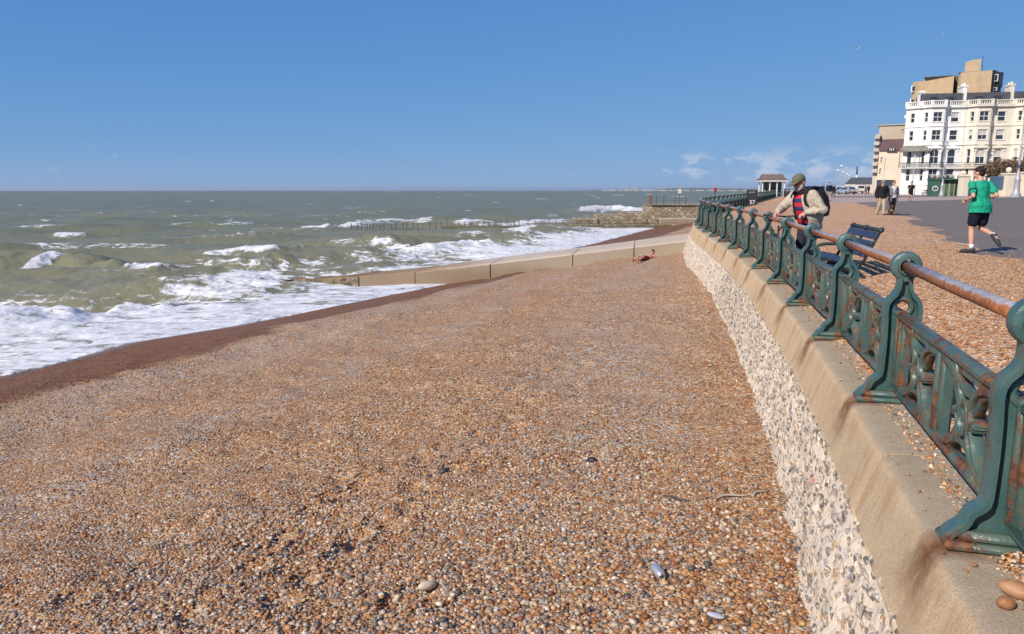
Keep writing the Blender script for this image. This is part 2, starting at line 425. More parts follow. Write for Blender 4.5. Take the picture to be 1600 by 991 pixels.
def grey_at(x, y):
    q = beach_q(x, y) + .16 * (fbm(x * .35, y * .22, 35, 4) - .5); return np.clip(np.exp(-((q - .60) / .10) ** 2) + .8 * np.exp(-((q - .36) / .035) ** 2) + .9 * np.exp(-((q - .12) / .07) ** 2) + .35 * sstep(.5, .65, fbm(x * .6, y * .5, 33, 4)), 0, 1)
grey = grey_at(Xb, Yb)
me = grid_mesh('beach', Xb, Yb, Zb, M_SHINGLE, True, {'wet': wet, 'grey': grey, 'film': sstep(.93, .965, Qb + .03 * (fbm(Xb * .9, Yb * .9, 23, 3) - .5))})
beach = tag(place('beach', me), 'wide bank of orange and grey shingle sloping down from the sea wall to the surf', 'beach', kind='structure')
def wet_at(x, y):
    q = beach_q(x, y); return sstep(0, .03, q - (.675 + .13 * (fbm(x * .8, y * .8, 21, 5, .6) - .5) + np.interp(y, [0, 12, 20, 26, 31, 34], [-.0, .0, -.01, -.06, -.15, -.24])))

# ------------------------------------------------------------------ the promenade: paving, asphalt, shingle thrown over it
M_PAVE = surf('paving', (.42, .315, .26), (.37, .28, .235), .85, .9, .15, 30)
def asphalt_mat():
    t = NT('asphalt'); v = t.pos()
    c = t.mix(t.mr(t.noise(v, .35, 4, .6), .35, .65), (.150, .121, .098), (.178, .143, .115))
    sp = t.voro(v, 55, 'Color'); c = t.mix(t.mr(t.sepx(sp)[0], .86, .9, 0, .55), c, (.33, .28, .24))
    c = t.mix(t.mr(t.sepx(sp)[1], .90, .93, 0, .6), c, (.045, .04, .04))
    c = t.mix(t.mr(t.noise(v, 1.3, 5, .7), .62, .72, 0, .25), c, (.20, .165, .14))
    return t.done(c, .85, t.bump(t.noise(v, 70, 3, .7), .5, .008))
M_ASPH = asphalt_mat()
yp = np.concatenate([np.linspace(-8, 40, 60), np.geomspace(41, 420, 60)]); tp = np.concatenate([np.linspace(.02, 6, 12), np.geomspace(7, 420, 40)])
Yp, Tp = np.meshgrid(yp, tp, indexing='ij'); Xp = wall_x(np.minimum(Yp, 299)) + np.maximum(Yp - 299, 0) * .4 + Tp
Zp = zg(Yp) - .05 * 0
Zp = np.where(Tp < 1.4, np.minimum(Zp, zc_at(Yp) - .05 + Tp * .03), Zp)
tag(place('pavement', grid_mesh('pavement', Xp, Yp, Zp, M_PAVE)), 'pinkish paved promenade stretching towards the houses', 'pavement', kind='structure')
def asph_far(x): return 61 + (x - 26.5) * .857
def edge_x(y):        # where the thrown shingle ends on the asphalt
    return 8.15 + .43 * (y - 11.3) + np.interp(y, [40, 61], [0, -1.2])
ya_ = np.concatenate([np.linspace(-7, 40, 70), np.linspace(41, 61.5, 30)]); tt_ = np.linspace(0, 1, 90) ** 2
Yq = np.repeat(ya_[:, None], 90, 1); x0 = wall_x(Yq) + 1.6; Xq = x0 + tt_[None] * (190 - x0)
# beyond the corner the far edge runs off slantwise to the right
Yq = np.where(Xq > 26.5, -7 + (Yq + 7) * (asph_far(np.maximum(Xq, 26.5)) + 7) / 68.5, Yq)
Zq = zg(Yq) + .006
tag(place('promenade_asphalt', grid_mesh('promenade_asphalt', Xq, Yq, Zq, M_ASPH)), 'grey speckled asphalt of the wide promenade', 'promenade', kind='structure')
# pale kerb along the far edge of the asphalt, the road behind it
M_KERB = surf('kerb', (.58, .53, .47), (.48, .44, .39), .8, 3); M_ROAD = surf('road', (.105, .098, .10), (.125, .118, .12), .9, 1.2, .2, 40)
mb = MB()
ks = [52 + 2.0 * k for k in range(55)]
for a, b in zip(ks[:-1], ks[1:]):
    ya, yb = asph_far(a), asph_far(b); za = zg(ya)
    mb.add([(a, ya - .1, za), (b - .03, yb - .1, zg(yb)), (b - .03, yb + .2, zg(yb)), (a, ya + .2, za), (a, ya - .1, za + .1), (b - .03, yb - .1, zg(yb) + .1), (b - .03, yb + .2, zg(yb) + .1), (a, ya + .2, za + .1)],
           [(0, 3, 2, 1), (4, 5, 6, 7), (0, 1, 5, 4), (2, 3, 7, 6), (0, 4, 7, 3), (1, 2, 6, 5)])
tag(mb.build('kerb', M_KERB), 'pale stone kerb along the far side of the asphalt', 'kerb', kind='structure')
xs2 = np.linspace(40, 190, 60); fr2 = np.linspace(0, 1, 6)
Xr = np.repeat(xs2[:, None], 6, 1); Yr = asph_far(Xr) * .55 + 58 + fr2[None] * 9 - (Xr - 60) * .02
tag(place('road', grid_mesh('road', Xr, Yr, zg(Yr) + .006, M_ROAD)), 'dark road between the promenade and the houses', 'road', kind='structure')

# shingle lying on the promenade behind the railing
ys = np.concatenate([np.linspace(-6, 30, 240), np.geomspace(30.3, 120, 90)]); ts = np.linspace(0, 1, 64)
Ys, Ts = np.meshgrid(ys, ts, indexing='ij')
xl = wall_x(Ys) - .06; xr = np.maximum(edge_x(Ys) + .9, xl + 2.5); xr = np.where(Ys > 61, np.minimum(xr, xl + 9.5), xr)
Xs = xl + Ts * (xr - xl); dl = Xs - xl; dr = (edge_x(Ys) - Xs)
base = zg(Ys); cz = zc_at(Ys)
blend = sstep(.25, 1.6, dl)
n1 = (fbm(Xs * .8, Ys * .8, 51, 4) - .5); n2 = (fbm(Xs * 3, Ys * 3, 57, 3) - .5)
Zs = cz * (1 - blend) + base * blend
Zs = Zs + .035 * sstep(.0, .5, dl + n2 * .35) - .03 * (1 - sstep(-.02, .12, dl + n2 * .3 - .05)) + n1 * .06 * sstep(.2, .9, dl) + n2 * .012
Zs = Zs + .02 - .085 * (1 - sstep(-.5, .9, dr + n1 * .9 + n2 * .8))
Zs = np.where(Ys > 61, Zs - .09 * (1 - sstep(0, 3, 7.5 - dl + n1 * 4)), Zs)
greyp = sstep(.45, .7, fbm(Xs * .7, Ys * .7, 71, 3)) * .6
def prom_z(x, y):
    xl = wall_x(y) - .06; dl = x - xl; dr = edge_x(y) - x; b = sstep(.25, 1.6, dl)
    n1 = (fbm(x * .8, y * .8, 51, 4) - .5); n2 = (fbm(x * 3, y * 3, 57, 3) - .5)
    z = zc_at(y) * (1 - b) + zg(y) * b
    z = z + .035 * sstep(.0, .5, dl + n2 * .35) - .03 * (1 - sstep(-.02, .12, dl + n2 * .3 - .05)) + n1 * .06 * sstep(.2, .9, dl) + n2 * .012
    return z + .02 - .085 * (1 - sstep(-.5, .9, dr + n1 * .9 + n2 * .8))
tag(place('promenade_shingle', grid_mesh('promenade_shingle', Xs, Ys, Zs, M_SHINGLE_P, True, {'wet': Zs * 0, 'grey': greyp, 'film': Zs * 0})),
    'loose orange shingle washed over the promenade behind the railing', 'shingle', kind='structure')

# ------------------------------------------------------------------ loose pebbles (too many to count) as real stones
_ico = None
def ico_np(sub):
    bm = bmesh.new(); bmesh.ops.create_icosphere(bm, subdivisions=sub, radius=1)
    v = np.array([x.co[:] for x in bm.verts]); f = np.array([[q.index for q in p.verts] for p in bm.faces]); bm.free(); return v, f
OCT_V = np.array([(1, 0, 0), (-1, 0, 0), (0, 1, 0), (0, -1, 0), (0, 0, 1), (0, 0, -1)], float)
OCT_F = np.array([(0, 2, 4), (2, 1, 4), (1, 3, 4), (3, 0, 4), (2, 0, 5), (1, 2, 5), (3, 1, 5), (0, 3, 5)])
def pebble_field(name, x, y, z, size, wet, label, lod, grey=None, mat=None):
    V, F = (ico_np(1) if lod == 0 else (OCT_V, OCT_F))
    n = len(x); k = len(V); rng = np.random.default_rng(len(name) + n)
    sc = np.stack([size * rng.uniform(.75, 1.25, n), size * rng.uniform(.55, .95, n), size * rng.uniform(.38, .68, n)], -1)
    jit = rng.uniform(.82, 1.14, (n, k, 1))
    p = V[None] * jit * sc[:, None, :]
    a = rng.uniform(0, 2 * np.pi, n); ti = rng.normal(0, .35, n)
    c, s = np.cos(ti)[:, None], np.sin(ti)[:, None]
    py = p[..., 1] * c - p[..., 2] * s; pz = p[..., 1] * s + p[..., 2] * c
    ca, sa = np.cos(a)[:, None], np.sin(a)[:, None]
    px = p[..., 0] * ca - py * sa; py = p[..., 0] * sa + py * ca
    co = np.stack([px + x[:, None], py + y[:, None], pz + (z + sc[:, 2] * rng.uniform(-.1, .75, n))[:, None]], -1).reshape(-1, 3)
    fi = (F[None] + (np.arange(n) * k)[:, None, None]).reshape(-1, 3)
    me = bpy.data.meshes.new(name); me.vertices.add(len(co)); me.vertices.foreach_set('co', co.astype(np.float32).ravel())
    me.loops.add(fi.size); me.loops.foreach_set('vertex_index', fi.astype(np.int32).ravel())
    me.polygons.add(len(fi)); me.polygons.foreach_set('loop_start', np.arange(0, fi.size, 3, dtype=np.int32)); me.polygons.foreach_set('loop_total', np.full(len(fi), 3, np.int32))
    me.materials.append(mat or M_PEBBLE); me.update(calc_edges=True); me.polygons.foreach_set('use_smooth', [True] * len(fi))
    rn = rng.uniform(0, 1, n)
    if grey is not None: rn = np.where(rng.uniform(0, 1, n) < grey * .42, .56 + .44 * rng.uniform(0, 1, n), rn)
    for an, val in (('rnd', rn), ('wet', wet), ('shade', rng.uniform(0, 1, n))):
        at = me.attributes.new(an, 'FLOAT', 'POINT'); at.data.foreach_set('value', np.repeat(val, k).astype(np.float32))
    me.update(); return tag(place(name, me), label, 'pebbles', kind='stuff')
rng = np.random.default_rng(5)
def wedge(n, r0, r1, a0, a1, g=1.0):
    r = (r0 ** g + (r1 ** g - r0 ** g) * rng.uniform(0, 1, n)) ** (1 / g); a = rng.uniform(a0, a1, n)
    return r * np.sin(a), r * np.cos(a)
def beach_pebbles(name, n, r0, r1, s0, s1, label, lod, g, coarse):
    x, y = wedge(n, r0, r1, R(-42), R(24), g)
    q = beach_q(x, y); ok = (q > .002) & (q < .97); x, y, q = x[ok], y[ok], q[ok]
    # the stones lie coarser in patches, most of all near the wall close to the eye
    cz = sstep(.40, .68, fbm(x * .55 + 9, y * .4, 61, 4)); cz = np.maximum(cz, sstep(.42, .08, q) * sstep(9, 4.5, y) * .95) if coarse else cz * .6
    size = (s0 + (s1 - s0) * rng.uniform(0, 1, len(x)) ** 2.2) * (.55 + .82 * cz)
    pebble_field(name, x, y, beach_z(x, y) + feet(x, y), size, wet_at(x, y), label, lod, grey_at(x, y))
beach_pebbles('beach_pebbles', 43000, 3.0, 7.2, .007, .021, 'loose rounded pebbles of the near beach in orange, cream and grey', 0, 1.25, True)
beach_pebbles('beach_pebbles', 72000, 7.0, 21.0, .010, .026, 'loose small pebbles covering the middle of the beach', 1, 1.0, False)
n = 44000; y = 2.2 + 14 * rng.uniform(0, 1, n) ** 1.5; x = wall_x(y) - .10 + (edge_x(y) + 1.3 - wall_x(y)).clip(2.4) * rng.uniform(0, 1, n) ** 1.1
zz = prom_z(x, y); gz = np.maximum(zg(y) + .006, 0); on_c = (x - wall_x(y)) < .3
keep = (zz > gz - .012) | on_c | (rng.uniform(0, 1, n) < .10); x, y, zz, gz, on_c = x[keep], y[keep], zz[keep], gz[keep], on_c[keep]
pebble_field('promenade_pebbles', x, y, np.where(on_c, np.maximum(zz, zc_at(y)), np.maximum(zz, gz)), (.007 + .012 * rng.uniform(0, 1, len(x)) ** 2), x * 0, 'loose pebbles scattered behind the railing', 1, None, M_PEBBLE_P)
# stray stones that rolled on to the coping between the posts
n = 420; s = s_of_y(2.5) + 16 * rng.uniform(0, 1, n) ** 1.3; px, py, nx, ny = wall_at(s); off = .02 + .14 * rng.exponential(.55, n).clip(0, 1.7)
x = px + nx * off; y = py + ny * off
pebble_field('coping_pebbles', x, y, zc_at(y) + .002, .006 + .010 * rng.uniform(0, 1, n) ** 2, x * 0, 'stray pebbles lying on the coping under the railing', 1)
# ------------------------------------------------------------------ the sea
SEA_Z = 0.0
r = np.concatenate([np.arange(9, 26, .22), np.arange(26, 62, .15), 62 * np.exp(np.linspace(0, math.log(45000 / 62.), 400))[1:]])
az = np.concatenate([np.linspace(-105, -40, 50)[:-1], np.linspace(-40, 12, 350)[:-1], np.linspace(12, 46, 60)])
Rr, Az = np.meshgrid(r, np.radians(az), indexing='ij'); X = Rr * np.sin(Az); Y = Rr * np.cos(Az)
shore = np.array([[np.interp(t, _by, _bx), t] for t in np.concatenate([np.linspace(-12, 35, 60), np.linspace(36, 300, 120)])])
def shore_dist(X, Y):
    d = np.full(X.shape, 1e9)
    A = shore[:-1]; B = shore[1:]
    near = (np.hypot(X, Y) < 330); xs, ys = X[near], Y[near]; dm = np.full(xs.shape, 1e9)
    for (ax, ay), (bx_, by_) in zip(A, B):
        ex, ey = bx_ - ax, by_ - ay; t = np.clip(((xs - ax) * ex + (ys - ay) * ey) / (ex * ex + ey * ey), 0, 1)
        dm = np.minimum(dm, np.hypot(xs - ax - t * ex, ys - ay - t * ey))
    d[near] = dm; d[~near] = 400
    sg = np.where(X < np.interp(Y, _by, _bx), 1, -1); sg = np.where((Y > 300) | (Y < -12), 1, sg)
    return d * sg
D = shore_dist(X, Y)
far_fade = np.clip(60 / np.maximum(Rr, 1), 0, 1)
wav = np.zeros_like(X); rs = np.random.default_rng(3)
for k in range(26):
    lam = [14, 11, 9, 7.5, 6, 5, 4, 3.2, 2.6, 2.0, 1.6, 1.3, 1.05][k % 13] * rs.uniform(.85, 1.2); ang = R(-62) + rs.normal(0, .42)      # travelling towards the beach
    dx, dy = math.cos(ang), math.sin(ang); ph = rs.uniform(0, 6.28); amp = .0095 * lam ** 1.05
    step = np.maximum(.2, Rr * .0165); vis = np.clip((lam / step - 2) / 3, 0, 1)
    th = 2 * np.pi / lam * (X * dx + Y * dy) + ph + 1.5 * (fbm(X / 17., Y / 17., 80 + k, 2) - .5)
    wav += amp * vis * (np.sin(th) + .28 * np.cos(2 * th)) * (0.4 + 1.2 * fbm(X / 23., Y / 23., 140 + k, 2))
shal = sstep(0, 9, D) * .85 + .15
Z = wav * shal
foam = np.zeros_like(X)
def ridge(pts, h, wf, wb, fo, fw=1.0, seed=0, front=1.0):
    """a breaking crest along a line: height h, steep front towards the beach, foam on crest and face"""
    global Z, foam
    pts = [(p.x, p.y) for p in pts]; best = np.full(X.shape, 1e9); sgn = np.zeros_like(X); tt = np.zeros_like(X); L = len(pts) - 1
    box = (X > min(p[0] for p in pts) - 8) & (X < max(p[0] for p in pts) + 8) & (Y > min(p[1] for p in pts) - 8) & (Y < max(p[1] for p in pts) + 8)
    xs, ys = X[box], Y[box]; xs = xs + (fbm(xs * .8, ys * .8, seed, 3) - .5) * .7; ys = ys + (fbm(xs * .8, ys * .8, seed + 5, 3) - .5) * .7; b = np.full(xs.shape, 1e9); g = np.zeros_like(xs); t0 = np.zeros_like(xs)
    for i in range(L):
        ax, ay = pts[i]; ex, ey = pts[i + 1][0] - ax, pts[i + 1][1] - ay; l2 = ex * ex + ey * ey
        t = np.clip(((xs - ax) * ex + (ys - ay) * ey) / l2, 0, 1); dx = xs - ax - t * ex; dy = ys - ay - t * ey; d = np.hypot(dx, dy)
        m = d < b; b[m] = d[m]; g[m] = np.sign(dx * ey - dy * ex)[m]; t0[m] = ((i + t) / L)[m]
    end = sstep(0, .16, t0) * sstep(0, .16, 1 - t0); w = np.where(g > 0, wf, wb)
    prof = np.exp(-(b / w) ** 2); nn = fbm(xs * 1.1, ys * 1.1, seed + 9, 3)
    Z[box] += h * end * prof * (.7 + .6 * nn)
    ff = np.where(g > 0, np.exp(-(b / (wf * 1.5 * fw)) ** 2), np.exp(-(b / (wb * .35 * fw)) ** 2)) * end
    foam[box] = np.maximum(foam[box], fo * ff * (.45 + .9 * nn))
def crest(uv, h, wf, wb, fo, fw=1.0, seed=0, H=3.9): ridge([P(u, v, H) for u, v in uv], h, wf, wb, fo, fw, seed)
# the breakers of the photograph: near surf, the rollers behind it, the break over the far groyne
crest([(-120, 522), (0, 496), (60, 487), (150, 483)], .30, .9, 1.4, .75, 1.3, 1)
crest([(150, 470), (235, 458), (285, 462)], .30, .8, 1.3, .45, .8, 2)
crest([(-160, 424), (-60, 419), (30, 413), (105, 408), (170, 418), (232, 424)], .62, 1.0, 2.0, .35, .6, 3)
crest([(22, 417), (60, 413), (104, 408)], .12, .45, .35, .85, 1.2, 4)
crest([(195, 424), (232, 423), (262, 428)], .30, .8, 1.0, .9, 1.1, 14)
crest([(232, 412), (310, 405), (400, 404), (470, 400)], .48, .9, 1.8, .52, 1.2, 5)
crest([(300, 398), (380, 394), (450, 397)], .25, .8, 1.3, .9, 1.1, 6)
crest([(430, 392), (520, 383), (600, 378), (660, 383)], .55, 1.0, 2.0, .62, 1.3, 7)
crest([(640, 392), (720, 381), (780, 377)], .5, 1.2, 1.6, .9, 1.4, 8)
crest([(700, 372), (770, 366), (850, 368)], .5, 1.3, 2.0, .8, 1.3, 9)
crest([(505, 354), (580, 347), (640, 344), (700, 347)], .50, 2.2, 3, .72, 1.3, 10)
crest([(690, 352), (760, 350), (830, 346), (900, 341)], .40, 2.2, 3, .75, 1.5, 11)
crest([(895, 336), (925, 327), (945, 326), (1000, 329), (1030, 327)], .95, 2.6, 3.5, .85, 1.4, 12)
crest([(880, 352), (840, 357), (800, 361)], .35, 1.6, 2, 1.1, 1.3, 13)
crest([(78, 368), (132, 366)], .22, 1.2, 1.5, 1.1, 1.2, 15); crest([(55, 395), (120, 392)], .15, .8, 1.5, .8, 1.2, 16)
crest([(380, 366), (445, 362)], .3, 1.2, 2, .5, .7, 17); crest([(470, 352), (520, 350)], .3, 1.2, 2, .9, 1.2, 18)
for (a, b, v) in ((955, 978, 305), (1008, 1022, 304), (1040, 1085, 307), (285, 302, 314), (325, 338, 314), (60, 88, 346), (20, 40, 320), (145, 160, 334), (765, 785, 316), (840, 852, 311)):
    crest([(a, v), ((a + b) / 2, v - .4), (b, v)], .25, Rr.min() * .0 + 1.2 + 6 * (v < 312), 1.5 + 4 * (v < 312), .85, 1.2, v + a)
# long shoaling swell just outside the surf
swash = sstep(9.5, 3.0, D + (fbm(X * .35, Y * .35, 91, 4) - .5) * 7)
lace = sstep(26, 5, D + (fbm(X * .22, Y * .22, 95, 4) - .5) * 15)
patch = sstep(.40, .62, fbm(X * .16, Y * .16, 97, 3))
foam = np.maximum(foam, swash * (.46 + .50 * fbm(X * .7, Y * .7, 93, 4))); foam = np.maximum(foam, lace * (.29 + .40 * patch))
cap = sstep(.10, .20, wav - .02) * sstep(.50, .72, fbm(X / 9., Y / 9., 99, 3)) * (Rr < 260); foam = np.maximum(foam, cap * .5)
far = (Rr >= 90) * sstep(.74, .80, fbm(X / (2 + Rr * .012), Y / (5 + Rr * .06), 101, 3)); foam = np.maximum(foam, far * .45 * (Rr < 6000))
Z = Z + .10 * swash * (fbm(X * 1.3, Y * 1.3, 105, 4) - .35) * sstep(-.5, 3, D) + .06 * sstep(6, 0, D)
Z = Z + np.clip(foam, 0, 1) * (fbm(X * 1.7, Y * 1.7, 171, 5, .6) - .5) * .42 * sstep(2, 7, D) * (Rr < 75)
Z = np.where(D < -.6, -.6 - .2 * np.abs(D + .6).clip(0, 6), Z)
Z = Z - np.clip(Rr - 400, 0, None) * 0
def sea_mat():
    t = NT('sea_water'); v = t.pos(); fo = t.attr('foam'); sh = t.attr('shallow')
    c = t.mix(t.mr(t.noise(v, .05, 4, .6), .35, .65), (.158, .164, .106), (.186, .187, .118))
    c = t.mix(t.mr(t.noise(v, .012, 3, .6), .4, .65, 0, .5), c, (.128, .146, .100))
    c = t.mix(sh, c, (.212, .196, .124))
    wv = t.mapv(v, (1, 1, .6)); 
    l1 = t.noise(t.mapv(v, (.9, .9, .9), rot=(0, 0, R(-28))), 1.5, 7, .68, dist=1.1)
    st = t.noise(t.mapv(v, (.5, 2.2, 1), rot=(0, 0, R(-62))), 1.1, 6, .66, dist=.6)
    pat = t.m('ADD', t.m('MULTIPLY', l1, .55), t.m('MULTIPLY', st, .45))
    # the thicker the foam the smaller the holes in it
    lo = t.m('SUBTRACT', .73, t.m('MULTIPLY', fo, .52)); mask = t.mr(pat, lo, t.m('ADD', lo, .10)); mask = t.m('MULTIPLY', mask, t.mr(fo, .03, .2))
    fc = t.mix(t.mr(t.m('ADD', t.m('MULTIPLY', t.noise(v, 3.5, 5, .65), .5), t.m('MULTIPLY', st, .5)), .38, .62), (.50, .50, .50), (.80, .80, .80))
    col = t.mix(mask, c, fc)
    b1 = t.noise(t.mapv(v, (1, 1, 1)), 1.6, 6, .62, dist=.4); b2 = t.noise(v, .22, 5, .6)
    b3 = t.noise(t.mapv(v, (1, .55, 1), rot=(0, 0, R(30))), .055, 5, .62); nb = t.bump(b1, .4, .14); nb = t.bump(b2, .6, .45, nb); nb = t.bump(b3, .6, 1.6, nb); nb = t.bump(t.m('ADD', mask, t.m('MULTIPLY', t.noise(v, 9, 4, .7), .5)), .5, .05, nb)
    return t.done(col, t.mr(mask, 0, 1, .34, .8), nb, Specular_IOR_Level=t.mr(mask, 0, 1, .07, .1), IOR=1.33)
M_SEA = sea_mat()
shallow = sstep(34, 10, D + (fbm(X * .1, Y * .1, 111, 3) - .5) * 18) * .8
me = grid_mesh('sea', X, Y, Z, M_SEA, True, {'foam': np.clip(foam, 0, 1.3), 'shallow': shallow})
tag(place('sea', me), 'choppy green-grey sea with white surf breaking along the shingle', 'sea', kind='structure')
# ------------------------------------------------------------------ the sea wall: coping stones, bead, mortar face with flints
S0, S1 = s_of_y(-2.0), s_of_y(120.0)
POST_STEP = 2.2
post_s = []
s_ = s_of_y(2.76) - POST_STEP * 2
while s_ < s_of_y(108.5): post_s.append(float(s_)); s_ += POST_STEP
wall_root = tag(empty('sea_wall', (float(wall_x(3.0)), 3.0, 1.6)), 'sea wall of flint and pale mortar under a rounded tan coping, curving away along the beach', 'wall')
def coping_mat():
    t = NT('coping_stone'); v = t.pos(); st = t.attr('stain')
    c = t.mix(t.mr(t.noise(v, 2.2, 5, .6), .35, .68), (.68, .50, .315), (.60, .45, .285))
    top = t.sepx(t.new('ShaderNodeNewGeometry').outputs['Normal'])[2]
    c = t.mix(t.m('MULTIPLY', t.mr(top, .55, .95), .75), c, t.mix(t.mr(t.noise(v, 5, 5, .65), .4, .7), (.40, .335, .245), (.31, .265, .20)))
    grain = t.noise(v, 130, 3, .75); c = t.mix(t.mr(grain, .45, .62, 0, .5), c, (.19, .15, .10)); c = t.mix(t.mr(grain, .62, .72, 0, .3), c, (.62, .54, .43))
    sn = t.noise(t.mapv(v, (1.5, 1.5, .35)), 5, 5, .65)
    run = t.attr('run'); c = t.mix(t.m('MULTIPLY', run, t.mr(sn, .40, .66, 0, .62)), c, (.40, .215, .085))
    sm = t.m('MULTIPLY', st, t.mr(t.noise(v, 16, 5, .7), .2, .62, .55, 1.15)); c = t.mix(t.m('MINIMUM', sm, .92), c, (.16, .062, .024))
    return t.done(c, .88, t.bump(t.m('ADD', grain, t.m('MULTIPLY', t.noise(v, 9, 4, .6), 1.2)), .9, .009), Specular_IOR_Level=.25)
M_COPE = coping_mat()
CP = [(-.34, -.06), (-.34, 0.0), (-.15, .004), (.02, .003), (.17, .001), (.225, -.003), (.256, -.012), (.279, -.030), (.293, -.056), (.303, -.09), (.322, -.15), (.345, -.22), (.368, -.29), (.392, -.36), (.36, -.362), (-.1, -.362)]
CUT = 1.1; k = 0; s = post_s[0] - CUT
def coping_piece(sa, sb, n):
    vs = []; stain = []; run = []; m = len(CP); g = .0055
    ss = np.linspace(sa + g, sb - g, n)
    for i, q in enumerate(ss):
        px, py, nx, ny = wall_at(q); zt = float(zc_at(py)); e = min(q - sa, sb - q)
        inset = .003 if i in (0, n - 1) else 0.0
        dpost = min(abs(q - p) for p in post_s[:60])
        for o, h in CP:
            if o > .05: o = o - inset - .003 * max(0, 1 - e / .06)
            h2 = h - (inset if h > -.35 else 0)
            vs.append((px + nx * o, py + ny * o, zt + h2))
            lv = max(0, 1 - abs(dpost - .03) / (.10 + .12 * max(0, -h) / .36)) * (1 if o > .12 else 0) * max(0, 1 - max(0, -h - .06) / .24)
            stain.append(lv ** .6 if py < 24 else lv * .4)
            r = (.25 + .75 * float(fbm(np.array(q * 3.3), np.array(0.0), 8, 3) > .47)) * (1 if h < -.02 else .25 if o > .1 else 0)
            run.append(r * (.65 if py < 6 else 1.0))
    fs = []
    for i in range(n - 1):
        for j in range(m):
            j2 = (j + 1) % m; fs.append((i * m + j, (i + 1) * m + j, (i + 1) * m + j2, i * m + j2))
    fs += [tuple(range(m)), tuple((n - 1) * m + j for j in range(m))[::-1]]
    me = bpy.data.meshes.new('coping_stone'); me.from_pydata([tuple(np.array(p) - np.array(wall_root.location)) for p in vs], [], fs); me.materials.append(M_COPE)
    bm = bmesh.new(); bm.from_mesh(me); bmesh.ops.recalc_face_normals(bm, faces=bm.faces); bm.to_mesh(me); bm.free()
    me.polygons.foreach_set('use_smooth', [True] * len(me.polygons)); me.set_sharp_from_angle(angle=R(50))
    for an, val in (('stain', stain), ('run', run)):
        a = me.attributes.new(an, 'FLOAT', 'POINT'); a.data.foreach_set('value', val)
    place('coping_stone', me, parent=wall_root)
while s < S1:
    y = float(np.interp(s, _sl, _fy)); L = CUT if y < 40 else CUT * 6
    coping_piece(s, s + L, 15 if y < 8 else 9 if y < 40 else 5); s += L
# rounded bead of mortar under the coping
M_BEAD = surf('bead', (.50, .38, .24), (.40, .30, .19), .85, 8, .4, 40)
def strip(name, off, dz, rr, sa, sb, step, mat):
    mb = MB(); pts = []; q = sa
    while q <= sb:
        px, py, nx, ny = wall_at(q); pts.append((px + nx * off, py + ny * off, float(zc_at(py)) + dz)); q += step
    mb.tube(pts, rr, 8); return mb.build(name, mat, wall_root, True, world=True)
q = S0 + .3
while q < s_of_y(40):
    L = random.uniform(.35, .95); strip('bead', .384, -.374, random.uniform(.013, .018), q, q + L, .12, M_BEAD); q += L + random.uniform(-.01, .03)
# mortar face
ROOTL = np.array(wall_root.location)
def face_off(f): return .372 + .25 * f ** .9              # f: 0 under the coping, 1 at the foot on the beach
def mortar_mat():
    t = NT('flint_mortar'); v = t.pos()
    c = t.mix(t.mr(t.noise(v, 4, 5, .6), .35, .7), (.72, .60, .47), (.65, .52, .40))
    fl = t.voro(t.mapv(v, (1, 1, .8)), 13, 'Distance'); fc = t.voro(t.mapv(v, (1, 1, .8)), 13, 'Color')
    far = t.attr('far'); fm = t.m('MULTIPLY', far, t.mr(t.m('ADD', fl, t.m('MULTIPLY', t.noise(v, 20, 3, .6), .5)), .55, .68, 1, 0))
    c = t.mix(fm, c, t.ramp(t.sepx(fc)[0], [(0, (.12, .115, .11)), (.35, (.30, .28, .26)), (.6, (.55, .46, .37)), (.8, (.22, .18, .15)), (.93, (.45, .27, .12))], 'CONSTANT'))
    red = None
    for (u, vv, H, rr) in ((1238, 748, 2.02, .05), (1243, 770, 2.08, .035), (1217, 800, 2.28, .045), (1260, 702, 1.9, .03)):
        w = P(u, vv, H); px = float(wall_x(w.y)) - face_off(.55)
        d = t.new('ShaderNodeVectorMath', operation='DISTANCE'); t.l.new(v, d.inputs[0]); d.inputs[1].default_value = (px, w.y, w.z)
        m = t.mr(t.m('ADD', d.outputs['Value'], t.m('MULTIPLY', t.noise(v, 30, 3, .7), .06)), rr, rr + .03, 1, 0); red = m if red is None else t.m('MAXIMUM', red, m)
    c = t.mix(t.m('MULTIPLY', red, .85), c, (.55, .08, .09))
    h = t.noise(t.mapv(v, (1, 1, .55)), 24, 5, .65); h2 = t.noise(v, 90, 3, .6)
    return t.done(c, .9, t.bump(t.m('ADD', h, t.m('MULTIPLY', h2, .3)), .9, .022), Specular_IOR_Level=.2)
M_MORT = mortar_mat()
sv = np.concatenate([np.arange(s_of_y(-3), s_of_y(10), .028), np.arange(s_of_y(10), s_of_y(45), .12), np.arange(s_of_y(45), S1, 1.2)]); fv = np.linspace(0, 1.45, 52)
SS, FF = np.meshgrid(sv, fv, indexing='ij'); px, py, nx, ny = wall_at(SS)
off = .372 + .25 * FF ** .9
lump = (fbm(SS * 13, FF * 9, 201, 4, .6) - .5) * .055 + (fbm(SS * 2.2, FF * 2, 203, 2) - .5) * .06
zt = zc_at(py) - .362; zb = np.interp(py, [0, 3.5, 6, 30, 45], [1.92, 1.88, 1.72, 1.70, 1.5])
Zm = zt + (zb - zt) * FF; off = off + lump * sstep(0, .08, FF)
me = grid_mesh('flint_mortar', px + nx * off - ROOTL[0], py + ny * off - ROOTL[1], Zm - ROOTL[2], M_MORT, True, {'far': sstep(9, 16, py)})
place('mortar_face', me, parent=wall_root)
